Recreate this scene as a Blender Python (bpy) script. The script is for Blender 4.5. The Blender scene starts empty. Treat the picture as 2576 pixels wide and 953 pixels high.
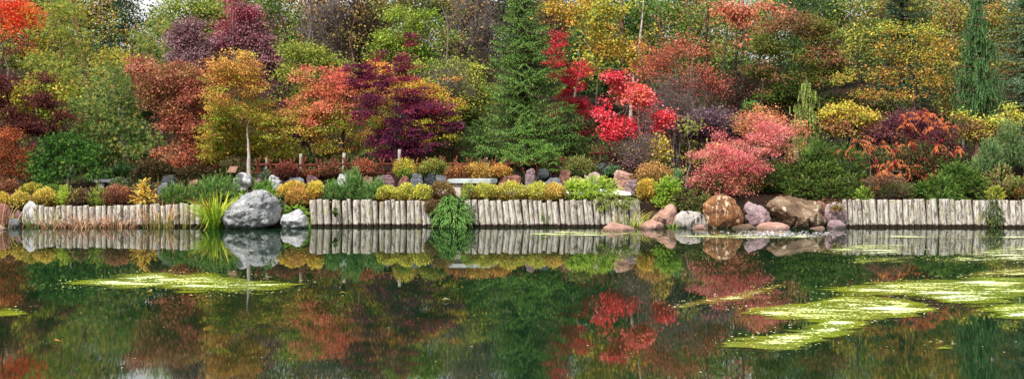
import bpy, math, random, zlib
import numpy as np
from math import radians, pi
C = bpy.context.scene.collection
F, HZ, CU, CH = 2500.0, 353.0, 1288.0, 2.2      # focal length / horizon / centre of the 2576-wide survey grid, eye height

def wx(u, Y): return (u - CU) / F * Y
def wz(v, Y): return CH - (v - HZ) / F * Y
def wy(v, z=0.0): return F * (CH - z) / (v - HZ)
def rs(name): return np.random.default_rng(zlib.crc32(name.encode()))

# ------------------------------------------------------------------ ground
GY = [(-60, .9), (2, .7), (4, -.5), (6, -1.2), (24.2, -.9), (25.0, -.2), (25.3, -.06), (25.43, -.03), (25.5, .05), (25.56, .6), (26.2, .66), (27.1, .78),
      (27.5, .9), (28, 1.22), (29, 1.42), (31, 1.75), (35, 2.6), (40, 3.8), (50, 5.5), (60, 6.8), (90, 8.5), (140, 9), (400, 9)]
_gy = np.array([a for a, b in GY]); _gz = np.array([b for a, b in GY])
def hsh(ix, iy, iz, s):
    h = (ix * 374761393 + iy * 668265263 + iz * 2147483647 + s * 1274126177) & 0xffffffff
    h = ((h ^ (h >> 13)) * 1274126177) & 0xffffffff
    return ((h ^ (h >> 16)) & 0xffff) / 65535.0
def vnoise(P, s=0):
    P = np.asarray(P, float); I = np.floor(P).astype(np.int64); f = P - I; f = f * f * (3 - 2 * f)
    r = 0
    for dx in (0, 1):
        wxx = f[..., 0] if dx else 1 - f[..., 0]
        for dy in (0, 1):
            wyy = f[..., 1] if dy else 1 - f[..., 1]
            for dz in (0, 1):
                wzz = f[..., 2] if dz else 1 - f[..., 2]
                r = r + wxx * wyy * wzz * hsh(I[..., 0] + dx, I[..., 1] + dy, I[..., 2] + dz, s)
    return r * 2 - 1
def fbm(P, s=0, o=4, g=.5):
    P = np.asarray(P, float); a = 1; r = 0
    for k in range(o): r = r + a * vnoise(P * (2 ** k) + 17.3 * k, s + k); a *= g
    return r
def G(x, y):
    x = np.asarray(x, float); y = np.asarray(y, float)
    # boulder stretch: a mulch slope instead of a wall
    b = np.clip((x - 3.6) / .5, 0, 1) * np.clip((8.15 - x) / .3, 0, 1)
    z = np.interp(y, _gy, _gz); fl = np.clip((-7.3 - x) / .9, 0, 1) + np.clip((x - 3.4) / 1.2, 0, 1)
    zf = np.interp(y, [27.1, 28, 30.5, 33, 36, 40, 50, 60], [.78, .84, 1.02, 1.5, 2.3, 3.4, 5.3, 6.8]); z = np.where((y > 27.1) & (y < 60), z * (1 - fl) + zf * fl, z)
    zb = np.interp(y, [25.25, 25.7, 26.5, 27.1], [.02, .3, .72, .82])
    z = np.where((y > 25.25) & (y < 27.1), z * (1 - b) + zb * b, z)
    bl = np.clip((-11.9 - x) / .3, 0, 1) + np.clip((x + 8.0) / .3, 0, 1) * np.clip((-5.05 - x) / .2, 0, 1)
    zc = np.interp(y, [25.25, 25.8, 26.4, 27.1], [.03, .42, .68, .8])
    z = np.where((y > 25.25) & (y < 27.1), z * (1 - bl) + zc * bl, z)
    lo = np.clip((-7.6 - x) / .5, 0, 1) * ((y > 25.4) & (y < 26.6))
    z = z - lo * .13
    n = vnoise(np.stack([x * .5, y * .5, x * 0], -1), 3) * np.clip((y - 27) * .1, 0.02, .5)
    return z + n * (y > 25.3)

# ------------------------------------------------------------------ mesh plumbing
def srgb(h):
    h = h.lstrip('#'); v = np.array([int(h[i:i + 2], 16) for i in (0, 2, 4)]) / 255.
    return np.where(v <= .04045, v / 12.92, ((v + .055) / 1.055) ** 2.4)
def raw_mesh(name, V, Fc, n, mat, cols=None, smooth=False, attrs=None):
    V = np.asarray(V, np.float32).reshape(-1, 3); Fc = np.asarray(Fc, np.int32).reshape(-1, n)
    me = bpy.data.meshes.new(name); me.vertices.add(len(V)); me.vertices.foreach_set('co', V.ravel())
    me.loops.add(Fc.size); me.loops.foreach_set('vertex_index', Fc.ravel())
    me.polygons.add(len(Fc)); me.polygons.foreach_set('loop_start', np.arange(0, Fc.size, n, dtype=np.int32))
    if smooth: me.polygons.foreach_set('use_smooth', np.ones(len(Fc), bool))
    me.update(calc_edges=True)
    if cols is not None:
        a = me.attributes.new('Col', 'FLOAT_COLOR', 'POINT')
        c = np.ones((len(V), 4), np.float32); c[:, :3] = cols; a.data.foreach_set('color', c.ravel())
    for k, v in (attrs or {}).items():
        a = me.attributes.new(k, 'FLOAT', 'POINT'); a.data.foreach_set('value', np.asarray(v, np.float32).ravel())
    me.materials.append(mat); me.validate()
    return me
def link(name, me, parent=None, loc=(0, 0, 0)):
    o = bpy.data.objects.new(name, me); C.objects.link(o); o.location = loc
    if parent: o.parent = parent
    return o
def tag(o, label, cat, group=None, kind=None):
    o['label'] = label
    if cat: o['category'] = cat
    if group: o['group'] = group
    if kind: o['kind'] = kind
    return o
def thing(name, label, cat, loc, group=None):
    o = bpy.data.objects.new(name, None); C.objects.link(o); o.location = tuple(float(a) for a in loc)
    o.empty_display_size = .2
    return tag(o, label, cat, group)
def unit(a): return a / (np.linalg.norm(a, axis=-1, keepdims=True) + 1e-9)
def rvec(r, n): return unit(r.normal(size=(n, 3)))

class Kites:                       # many small leaf-shaped faces
    def __init__(s): s.P, s.D, s.N, s.L, s.W, s.C = [], [], [], [], [], []
    def add(s, P, D, N, L, W, col):
        n = len(P); s.P.append(P); s.D.append(unit(D)); s.N.append(N)
        s.L.append(np.broadcast_to(L, (n,))); s.W.append(np.broadcast_to(W, (n,))); s.C.append(np.broadcast_to(col, (n, 3)))
    def build(s, name, parent, origin, mat=None, bend=.12):
        P, D, N, L, W, col = (np.concatenate(a) for a in (s.P, s.D, s.N, s.L, s.W, s.C))
        P = P - np.array(origin); L = L[:, None]; W = W[:, None]
        S = unit(np.cross(D, N)); N = np.cross(S, D)
        a = P; b = P + D * L * .42 + S * W * .5 + N * W * bend; c = P + D * L; d = P + D * L * .42 - S * W * .5 + N * W * bend
        V = np.stack([a, b, c, d], 1).reshape(-1, 3)
        return link(name, raw_mesh(name, V, np.arange(len(V)), 4, mat or M['leaf'], np.repeat(np.clip(col, 0, 1), 4, 0)), parent)

class Tubes:
    def __init__(s, sides=5): s.k = sides; s.V = []; s.F = []; s.n = 0
    def add(s, pts, rad):
        pts = np.asarray(pts, float); rad = np.asarray(rad, float); k = s.k; m = len(pts)
        t = unit(np.gradient(pts, axis=0)); ref = np.array([0.13, .31, .94]) if abs(t[0, 2]) < .8 else np.array([.94, .3, .1])
        a = unit(np.cross(t, ref)); b = np.cross(t, a)
        an = np.arange(k) * 2 * pi / k
        ring = pts[:, None] + (a[:, None] * np.cos(an)[None, :, None] + b[:, None] * np.sin(an)[None, :, None]) * rad[:, None, None]
        s.V.append(ring.reshape(-1, 3))
        i = np.arange(m - 1)[:, None] * k + np.arange(k)[None]; j = np.arange(m - 1)[:, None] * k + (np.arange(k)[None] + 1) % k
        s.F.append(np.stack([i, j, j + k, i + k], -1).reshape(-1, 4) + s.n); s.n += m * k
    def build(s, name, parent, origin, mat):
        V = np.concatenate(s.V) - np.array(origin)
        return link(name, raw_mesh(name, V, np.concatenate(s.F), 4, mat, smooth=True), parent)

def pick(r, n, pal):
    cols = np.array([srgb(c) for c in pal.split()]); lm = cols @ np.array([.25, .65, .1]); cols = lm[:, None] * .06 + cols * .94; w = np.linspace(1.3, .7, len(cols)); w /= w.sum()
    return cols, r.choice(len(cols), n, p=w)
def jit(r, c, s=.2):
    c = c * np.exp(r.normal(0, s, (len(c), 1))); return np.clip(c * (1 + r.normal(0, .07, c.shape)), 0.002, .95)
def blob_w(blobs, Y, depth=.75):
    out = []
    for b in blobs:
        u, v, ru, rv = b[:4]; y = Y + (b[4] if len(b) > 4 else 0)
        out.append((np.array([wx(u, y), y, wz(v, y)]), np.array([ru * y / F, max(ru * y / F * depth, .12), rv * y / F])))
    return out
def samp(r, bl, n, lo=.35, gap=0., seed=0, fs=1.3):
    w = np.array([b[1].prod() ** .75 for b in bl]); w /= w.sum()
    k = r.choice(len(bl), n * 3, p=w); c = np.array([b[0] for b in bl])[k]; R = np.array([b[1] for b in bl])[k]
    d = rvec(r, n * 3); q = (lo + (1 - lo) * r.random(n * 3)) ** .6
    P = c + d * R * q[:, None]
    if gap:
        P = P[fbm(P * fs, seed, 2) > gap * .75 - .55]
    P = P[:n]
    return P, d[:len(P)]

# ------------------------------------------------------------------ branches
def branchwork(r, tb, base, top, anchors, r0, wig=.1, nb=90, tip=.004, stems=1, spread=.3, tlow=.22):
    base = np.array(base); top = np.array(top); nodes = []; rad = []
    for s in range(stems):
        off = np.array([0, 0, 0]) if stems == 1 else np.array([r.normal(0, spread), r.normal(0, spread * .6), 0])
        n = 8; t = np.linspace(0, 1, n)[:, None]
        b0 = base + off * .25
        p = b0 * (1 - t) + (top + off * 1.6 - np.array([0, 0, abs(off[0])])) * t
        w = np.cumsum(r.normal(0, wig / 3, (n, 3)), 0); w[:, 2] *= .2; w -= w[0]; p = p + w * np.sin(t * pi * .8)
        rr = r0 * (1 - t[:, 0] * .8) * (1 if stems == 1 else r.uniform(.6, 1.1)); rr[0] *= 1.35
        tb.add(p, rr)
        tt = np.linspace(tlow, 1, 14); pp = np.stack([np.interp(tt, t[:, 0], p[:, i]) for i in range(3)], 1)
        nodes += list(pp); rad += list(np.interp(tt, t[:, 0], rr))
    A = anchors[r.permutation(len(anchors))[:nb]]
    A = A[np.argsort(np.min(np.linalg.norm(A[:, None] - np.array(nodes)[None], axis=2), 1))]
    for a in A:
        N = np.array(nodes); d = np.linalg.norm(N - a, axis=1) + 1.3 * np.maximum(0, N[:, 2] - a[2] + .15)
        i = int(np.argmin(d)); p = N[i]; L = np.linalg.norm(a - p)
        if L < .03: continue
        m = (p + a) / 2 + np.array([r.normal(0, .08), r.normal(0, .08), r.normal(-.02, .06)]) * L + np.array([0, 0, .08 * L])
        ra = min(rad[i] * .62, .006 + .016 * L); ra = max(ra, tip)
        tb.add([p, p * .4 + m * .6, m * .5 + a * .5, a], [ra, ra * .85, ra * .6, tip])
        nodes += [m, a]; rad += [ra * .8, max(ra * .45, tip)]

# ------------------------------------------------------------------ leafy plants
def leafcloud(r, K, bl, ncl, per, cr, L, W, pal, pal2=None, mt=.5, msoft=.35, droop=.2, flat=.5, gap=.0, lo=.35, shell=.35, jt=.15, cm=1.):
    L, W, per, ncl, cr = L * .8, W * .9, int(per * 1.3), int(ncl * 1.45), cr * .76
    cen, d = samp(r, bl, ncl, lo, gap, int(r.integers(999)))
    n = len(cen); z0 = min(b[0][2] - b[1][2] for b in bl); z1 = max(b[0][2] + b[1][2] for b in bl)
    cols, ci = pick(r, n, pal)
    def patch(cl, sd): return cl[np.clip(((.5 + .62 * vnoise(cen * 1.15 + sd, 3) + r.normal(0, .17, n)) * len(cl)).astype(int), 0, len(cl) - 1)]
    cc = patch(cols, 3.)
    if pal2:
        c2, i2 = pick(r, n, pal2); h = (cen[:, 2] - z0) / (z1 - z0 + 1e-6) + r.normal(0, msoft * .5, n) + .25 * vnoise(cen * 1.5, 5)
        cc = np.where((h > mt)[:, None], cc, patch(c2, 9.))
    P = np.repeat(cen, per, 0); dd = np.repeat(d, per, 0); m = len(P)
    off = r.normal(0, 1, (m, 3)) * cr * np.repeat(r.uniform(.6, 1.3, n), per)[:, None]; off[:, 2] *= flat
    P = P + off; col = np.repeat(cc, per, 0)
    q = r.random(m) < .14; cq, iq = pick(r, m, pal); col = np.where(q[:, None], cq[iq], col)
    D = unit(off + dd * cr * .6 + r.normal(0, cr * .5, (m, 3))) + np.array([0, 0, -droop])
    N = unit(dd * .9 + np.array([0, -.2, .5]) + np.repeat(r.normal(0, .4, (n, 3)), per, 0) + r.normal(0, .38, (m, 3)))
    s = r.uniform(.65, 1.25, m); wl = r.random(m) < .05; col = np.where(wl[:, None], col * .45 + np.array([.03, .022, .01]), col); col = col * np.repeat(np.exp(r.normal(0, .16, n)), per)[:, None]
    K.add(P, D, N, L * s, W * s, jit(r, col * cm, jt))
    return cen

def plume(r, K, P, D, L, S, k, kl, kw, spread, droop, pal, tip=None, flat=0., bare=.1, twirl=None, jt=.15):
    """feathery shoots: S stations along each shoot with k narrow faces each"""
    n = len(P); L = np.broadcast_to(L, (n,)); D = unit(D)
    cols, ci = pick(r, n, pal); sat_ = lambda c: c * .84 + (c @ np.array([.25, .65, .1]))[:, None] * .16
    cb = sat_(cols[ci]) * np.array([1.45, 1.24, .88])
    ct = cb if tip is None else (lambda a: a[0][a[1]])(pick(r, n, tip)) * np.array([1.62, 1.34, .88]); ct = sat_(ct)
    side = unit(np.cross(D, np.array([0, 0, 1.]) + r.normal(0, .12, (n, 3)))); up = np.cross(side, D)
    for s in range(S):
        t = bare + (1 - bare) * (s + r.random(n)) / S
        p = P + D * (L * t)[:, None] - np.array([0, 0, 1.]) * (droop * L * t * t)[:, None]
        d = unit(D - np.array([0, 0, 1.]) * (2 * droop * t)[:, None])
        for j in range(k):
            a = r.uniform(0, 2 * pi, n); ca, sa = np.cos(a), np.sin(a) * (1 - flat)
            rad = side * ca[:, None] + up * sa[:, None]
            sp = spread * r.uniform(.7, 1.2, n)
            dd = d + rad * sp[:, None]
            N = unit(up + r.normal(0, .5, (n, 3)))
            sc = (1 - .35 * t) * r.uniform(.75, 1.2, n)
            tt = np.clip(t * 1.25 - .35 + r.normal(0, .1, n), 0, 1)[:, None]
            K.add(p, dd, N, kl * sc, kw * sc, jit(r, cb * (1 - tt) + ct * tt, jt))

G_TREE = 'trees on the wooded slope behind the garden'
def broadleaf(name, label, cat, Y, base_u, blobs, pal, pal2=None, L=.075, W=.05, ncl=170, per=34, cr=.2, r0=.06, bark='bark_grey', mt=.5,
              droop=.25, flat=.5, gap=.35, lo=.3, nb=90, stems=1, spread=.3, group=None, depth=.75, lean=0, jt=.14, wig=.25, cm=1., tlow=.22, crown='crown', trunk='trunk', msoft=.35, tipr=.004, base_z=None, top=None):
    r = rs(label); bl = blob_w(blobs, Y, depth)
    bx = wx(base_u, Y); bz = (float(G(bx, Y)) if base_z is None else base_z) - .05
    o = thing(name, label, cat, (bx, Y, bz), group)
    K = Kites()
    cen = leafcloud(r, K, bl, ncl, per, cr, L, W, pal, pal2, mt, msoft, droop, flat, gap, lo, jt=jt, cm=cm)
    K.build(crown, o, (bx, Y, bz))
    tp = top or max(bl, key=lambda b: b[0][2] + b[1][2] * .6)[0] + np.array([lean, 0, 0])
    if top: tp = np.array([wx(top[0], Y), Y, wz(top[1], Y)])
    tb = Tubes(6); branchwork(r, tb, (bx, Y, bz), tp, cen, r0, wig=wig, tlow=tlow, nb=nb, stems=stems, spread=spread, tip=tipr)
    tb.build(trunk, o, (bx, Y, bz), M[bark])
    return o

def dome(u0, u1, v0, v1, Y):
    rx = (u1 - u0) / 2 * Y / F; H = (v1 - v0) * Y / F; c = np.array([wx((u0 + u1) / 2, Y), Y, wz(v1, Y) + .38 * H])
    return c, rx, H
def globe(label, u0, u1, v0, v1, Y, pal, pal2=None, L=.036, W=.026, n=6800, lump=.19, name='globe_shrub', cat='shrub', group=None, jt=.22, mt=.45, tight=.05, stems=14, depth=.8, twig='bark_dark', flr=.5):
    r = rs(label); c, rx, H = dome(u0, u1, v0, v1, Y); o0 = (c[0], Y, wz(v1, Y) - .02)
    o = thing(name, label, cat, o0, group)
    d = rvec(r, n); R = np.array([rx, rx * depth, 1.]); rz = np.where(d[:, 2] > 0, .62 * H, .38 * H)
    bump = 1 + lump * fbm(d * 3.2 + r.random(3) * 40, 1, 3)
    q = bump * (flr + (1 - flr) * r.random(n) ** .5)
    P = c + np.stack([d[:, 0] * R[0], d[:, 1] * R[1], d[:, 2] * rz], 1) * q[:, None] + r.normal(0, tight * rx, (n, 3)) * .5
    P[:, 2] = np.maximum(P[:, 2], o0[2] + .01)
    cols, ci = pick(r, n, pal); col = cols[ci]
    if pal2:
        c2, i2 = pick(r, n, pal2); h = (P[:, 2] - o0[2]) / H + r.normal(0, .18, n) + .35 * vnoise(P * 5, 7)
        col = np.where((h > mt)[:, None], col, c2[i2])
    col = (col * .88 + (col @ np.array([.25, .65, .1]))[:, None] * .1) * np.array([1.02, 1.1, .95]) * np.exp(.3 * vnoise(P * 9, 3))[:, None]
    K = Kites(); s = r.uniform(.7, 1.3, n)
    K.add(P, unit(d + r.normal(0, .6, (n, 3)) + np.array([0, 0, .35])), unit(d + r.normal(0, .6, (n, 3))), L * s, W * s, jit(r, col, jt))
    K.build('foliage', o, o0)
    tb = Tubes(4)
    for k in range(stems):
        e = P[r.integers(n)] * .85 + c * .15; b = np.array([c[0] + r.normal(0, rx * .15), Y + r.normal(0, rx * .1), o0[2]])
        tb.add([b, (b + e) / 2 + np.array([0, 0, .03]), e], [.012, .008, .003])
    tb.build('stems', o, o0, M[twig])
    return o

def feather(label, boxes, Y, pal, tip, n=260, L=.34, S=8, k=4, kl=.06, kw=.017, spread=.75, droop=.15, up=.55, name='juniper_shrub', cat='juniper', group=None, depth=.8, flat=.3, lo=.5, sx=0., hang=0., crown='foliage', jt=.15, mat=None):
    """juniper-like shrub from shoots; boxes = (u0,u1,v0,v1[,dy]) in the survey grid"""
    r = rs(label); K = Kites(); org = None; tb = Tubes(4)
    for b in boxes:
        y = Y + (b[4] if len(b) > 4 else 0); c, rx, H = dome(*b[:4], y)
        if org is None: org = (c[0], y, c[2] - .38 * H - .03); o = thing(name, label, cat, org, group)
        m = int(n * (rx * H) ** .8 / (.8 * .5) ** .8) + 20
        d = rvec(r, m); rz = np.where(d[:, 2] > 0, .62 * H, .38 * H)
        q = (lo + (1 - lo) * r.random(m)) ** .7 * (1 + .34 * fbm(d * 3.1 + r.random(3) * 30, 2, 2))
        E = c + np.stack([d[:, 0] * rx, d[:, 1] * rx * depth, d[:, 2] * rz], 1) * q[:, None]
        D = unit(d * np.array([1, 1, .6]) + np.array([sx, -.1, up - hang]) + r.normal(0, .22, (m, 3)))
        Ls = L * r.uniform(.6, 1.15, m)
        plume(r, K, E - D * Ls[:, None] * .8, D, Ls, S, k, kl, kw, spread, droop + hang * .5, pal, tip, flat, jt=jt)
        b0 = np.array([c[0], y, c[2] - .36 * H])
        for i in r.integers(0, m, 16):
            e = E[i] - D[i] * Ls[i] * .7; tb.add([b0, (b0 + e) / 2 - np.array([0, 0, .02]), e], [.02, .012, .004])
    K.build(crown, o, org, mat); tb.build('stems', o, org, M['bark_dark'])
    return o

def mugo(label, boxes, Y, pal, tip, n=230, L=.2, kl=.06, kw=.013, up=1.3, name='dwarf_pine', cat='pine', group=None, depth=.75, S=6, k=5, spread=.6, lo=.45, jt=.15):
    return feather(label, boxes, Y, pal, tip, n=n, L=L, S=S, k=k, kl=kl, kw=kw, spread=spread, droop=-.05, up=up, name=name, cat=cat, group=group, depth=depth, flat=0, lo=lo, jt=jt)

def softpine(name, label, Y, base_u, blobs, pal, tip, ncl=150, tufts=9, k=13, L=.13, W=.014, cr=.22, r0=.07, gap=.3, bark='bark_grey', top=None, group=None, cat='pine tree', nb=80, lo=.25, flat=.5, up=.35):
    r = rs(label); bl = blob_w(blobs, Y); bx = wx(base_u, Y); org = (bx, Y, float(G(bx, Y)) - .05)
    o = thing(name, label, cat, org, group); K = Kites()
    cen, d = samp(r, bl, ncl, lo, gap, 4); n = len(cen)
    P = np.repeat(cen, tufts, 0); dd = np.repeat(d, tufts, 0); P = P + r.normal(0, cr, P.shape) * np.array([1, 1, flat])
    cols, ci = pick(r, n, pal); cb = np.repeat(cols[ci], tufts, 0)
    ct, ti = pick(r, len(P), tip); q = r.random(len(P)) < .35; cb = np.where(q[:, None], ct[ti], cb) * np.array([1.35, 1.25, .95])
    ax = unit(dd * np.array([1, 1, .3]) + np.array([0, -.15, up]) + r.normal(0, .3, P.shape))
    P2 = np.repeat(P, k, 0); A2 = np.repeat(ax, k, 0); m = len(P2)
    D = unit(A2 + r.normal(0, .55, (m, 3)))
    K.add(P2 - D * .02, D, rvec(r, m), L * r.uniform(.7, 1.2, m), W, jit(r, np.repeat(cb, k, 0), .15))
    K.build('crown', o, org)
    tp = max(bl, key=lambda b: b[0][2])[0] if top is None else np.array([wx(top[0], Y), Y, wz(top[1], Y)])
    tb = Tubes(6); branchwork(r, tb, org, tp, cen, r0, wig=.12, nb=nb); tb.build('trunk', o, org, M[bark])
    return o

def spruce(label, Y, u, prof, pal, tip, step=.2, nbr=8, kl=.06, kw=.02, name='spruce_tree', cat='spruce tree', group=None, droop=.25, hang=.3, r0=.11, shrink=1., lean=0., base_v=None, bl_s=.28, jt=.14, K_st=2):
    """prof = (v, half-width in grid px) from the tip down"""
    r = rs(label); x0 = wx(u, Y); vs = np.array([p[0] for p in prof], float); hw = np.array([p[1] for p in prof]) * Y / F
    zs = wz(vs, Y); zb = float(G(x0, Y)) if base_v is None else wz(base_v, Y)
    org = (x0, Y, zb - .05); o = thing(name, label, cat, org, group); K = Kites(); tb = Tubes(6)
    tb.add([(x0, Y, zb - .05), (x0 + .02, Y, (zb + zs[0]) / 2), (x0 + lean, Y, zs[0])], [r0, r0 * .6, .006]); tt = Tubes(4)
    z = zs[0]; PP, DD, LL = [], [], []
    plume(r, K, np.array([[x0 + lean, Y, zs[0] - .35]]), np.array([[0, 0, 1.]]), .4, 8, 5, kl, kw, .6, 0, pal, tip)
    while z > max(zs[-1], zb + .12):
        z -= step * r.uniform(.7, 1.2); R = np.interp(-z, -zs, hw); nb = int(nbr * (1 if R > .5 else .7)) + 1
        xc = x0 + lean * (z - zb) / (zs[0] - zb)
        for i in range(nb):
            a = r.uniform(0, 2 * pi); Rb = R * r.uniform(.5, 1.2) * (1 + .22 * float(vnoise(np.array([math.cos(a) * 1.3, math.sin(a) * 1.3, z * 1.6]), 3)))
            if r.random() < .12: continue
            if Rb < .1: continue
            d = np.array([math.cos(a), math.sin(a), .12]); n = 9; zj = r.uniform(-.3, .3) * step * 1.6; t = np.linspace(0.02, 1, n)
            p = np.array([xc, Y, z + .12 + zj]) + d * (Rb * t)[:, None]; p[:, 2] -= droop * Rb * t ** 1.4 - .18 * Rb * t ** 4
            p[:, :2] += r.normal(0, .02, (n, 2))
            tb.add(p[::2], np.linspace(.018, .004, 5) * min(1, Rb))
            ns = max(4, int(Rb / .07)); ts = np.linspace(.12, 1, ns); sp = np.stack([np.interp(ts, t, p[:, j]) for j in range(3)], 1)
            sd = np.array([-math.sin(a), math.cos(a), 0])
            for sg in (-1, 1):
                l = np.minimum(bl_s + .02, .10 + (1 - ts) * Rb * .55) * r.uniform(.7, 1.15, ns)
                PP.append(sp); DD.append(unit(d * .75 + sd * sg * .9 + np.array([0, 0, -hang]) + r.normal(0, .12, (ns, 3)))); LL.append(l)
            PP.append(p[-2:-1]); DD.append(unit(np.array([[d[0], d[1], .1]]))); LL.append(np.array([.2]))
    plume(r, K, np.concatenate(PP), np.concatenate(DD), np.concatenate(LL), 5, K_st, kl, kw, .42, .12, pal, tip, .2, bare=0, jt=jt)
    K.build('crown', o, org); tb.build('trunk', o, org, M['bark_dark'])
    return o

def weeper(label, Y, u, prof, pal, tip, step=.3, nbr=6, cur=.5, name='weeping_cedar', group=None, base_v=None, r0=.06):
    r = rs(label); x0 = wx(u, Y); zs = wz(np.array([p[0] for p in prof], float), Y); hw = np.array([p[1] for p in prof]) * Y / F
    zb = float(G(x0, Y)) if base_v is None else wz(base_v, Y); org = (x0, Y, zb - .05)
    o = thing(name, label, 'weeping cedar', org, group); K = Kites(); tb = Tubes(6)
    tb.add([(x0, Y, zb - .05), (x0, Y, (zb + zs[0]) / 2), (x0, Y, zs[0])], [r0, r0 * .7, .01])
    plume(r, K, np.array([[x0, Y, zs[0] - .1]] * 6), rvec(r, 6) * .3 + np.array([0, 0, -1]), .5, 9, 3, .06, .02, .5, 0, pal, tip)
    z = zs[0]; PP, LL = [], []
    while z > zs[-1]:
        z -= step * r.uniform(.7, 1.3); R = np.interp(-z, -zs, hw)
        for i in range(nbr):
            a = r.uniform(0, 2 * pi); Rb = R * r.uniform(.55, 1.15); n = 8; t = np.linspace(0, 1, n)
            d = np.array([math.cos(a), math.sin(a) * .8, .25]); p = np.array([x0, Y, z]) + d * (Rb * t)[:, None]; p[:, 2] -= .42 * Rb * t ** 2
            tb.add(p[::2], [.018, .012, .008, .004])
            ns = max(4, int(Rb / .05)); ts = r.uniform(.15, 1, ns)
            PP.append(np.stack([np.interp(ts, t, p[:, j]) for j in range(3)], 1)); LL.append(cur * r.uniform(.4, 1.1, ns) * (.6 + .4 * ts))
    P = np.concatenate(PP); n = len(P)
    P = P + r.normal(0, .03, P.shape)
    plume(r, K, P, np.array([0, 0, -1.]) + r.normal(0, .16, (n, 3)), np.concatenate(LL), 10, 3, .08, .022, .35, 0, pal, tip, 0, bare=0)
    K.build('crown', o, org); tb.build('trunk', o, org, M['bark_brown'])
    return o

def thicket(label, Y, u0, u1, v0, v1, name='bare_tree', cat='tree', stems=5, nb=420, leaves=None, nleaf=300, L=.06, bark='bark_grey', r0=.05, group=G_TREE, gap=.2, tip=.006, crown='leaves', ht=.1):
    """a mostly bare tree: dense twig work and few leaves"""
    r = rs(label); u = (u0 + u1) / 2; bl = blob_w([(u, (v0 + v1) / 2, (u1 - u0) / 2, (v1 - v0) / 2)], Y)
    bx = wx(u, Y); org = (bx, Y, float(G(bx, Y)) - .05); o = thing(name, label, cat, org, group)
    cen, d = samp(r, bl, nb, .05, gap, 3)
    tb = Tubes(3); branchwork(r, tb, org, bl[0][0] + np.array([0, 0, bl[0][1][2] * .8]), cen, r0, wig=.3, nb=nb, stems=stems, spread=(u1 - u0) * Y / F * .13, tip=tip)
    m = nb * 5; b = cen[r.integers(0, len(cen), m)]; dd = unit(rvec(r, m) + np.array([0, 0, .7])); l = r.uniform(.25, .7, m)
    for i in range(m):
        e = b[i] + dd[i] * l[i]; tb.add([b[i], (b[i] + e) / 2 + r.normal(0, .03, 3), e], [tip, tip * .8, tip * .5])
    tb.build('trunk', o, org, M[bark])
    if leaves:
        K = Kites(); P = cen[r.integers(0, len(cen), nleaf)] + r.normal(0, .25, (nleaf, 3)); cols, ci = pick(r, nleaf, leaves)
        K.add(P, rvec(r, nleaf) + np.array([0, 0, -.6]), rvec(r, nleaf), L * r.uniform(.6, 1.2, nleaf), L * .6, jit(r, cols[ci])); K.build(crown, o, org)
    return o

def grass(label, Y, u, v0, v1, width, n, pal, tip, name='grass_clump', cat='grass', w=.018, curl=.5, group=None, rad=.12, dead=0., vb=576):
    r = rs(label); x0 = wx(u, Y); zb = wz(vb, Y); H = (v1 - v0) * Y / F; o = thing(name, label, cat, (x0, Y, zb), group); org = np.array([x0, Y, zb])
    S = 6; V, Fc, Cc = [], [], []; cols, ci = pick(r, n, pal); ct, ti = pick(r, n, tip); Wd = width * Y / F / 2
    for i in range(n):
        a = r.uniform(0, 2 * pi); b = np.array([math.cos(a) * rad * r.random() ** .5 * (1 + 2 * dead), math.sin(a) * rad * r.random() ** .5, 0])
        out = np.array([math.cos(a) + r.normal(0, .3), math.sin(a) * .7 + r.normal(0, .3), 0]); h = H * r.uniform(.5, 1.05); sp = Wd * r.random() ** .7 * 1.1
        t = np.linspace(0, 1, S)[:, None]
        p = b + out * sp * (t ** 1.6) + np.array([0, 0, 1.]) * h * (t - curl * (sp / Wd) * t ** 3)
        if r.random() < dead:
            k = r.uniform(.3, .7); p = np.where(t > k, p + (t - k) * np.array([out[0] * .5, out[1] * .3, -1.7 * h]), p); p[:, 2] = np.maximum(p[:, 2], .0)
        s = unit(np.cross(np.array([out[0], out[1], .3]), np.array([0, 0, 1]))) * .6 + np.array([.5, 0, 0]); s = unit(s)
        ww = w * r.uniform(.6, 1.2) * np.array([.8, 1, 1, .8, .5, .08])[:, None] / 2
        V.append(np.stack([p - s * ww, p + s * ww], 1).reshape(-1, 3)); q = np.arange(S - 1)[:, None] * 2 + np.array([0, 1, 3, 2]) + i * S * 2; Fc.append(q)
        tt = np.clip(t * 1.2 - .2, 0, 1); c = cols[ci[i]] * (1 - tt) + ct[ti[i]] * tt; Cc.append(np.repeat(c * math.exp(r.normal(0, .18)), 2, 0))
    me = raw_mesh('blades', np.concatenate(V), np.concatenate(Fc), 4, M['leaf'], np.clip(np.concatenate(Cc), 0, 1))
    link('blades', me, o)
    return o

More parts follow.
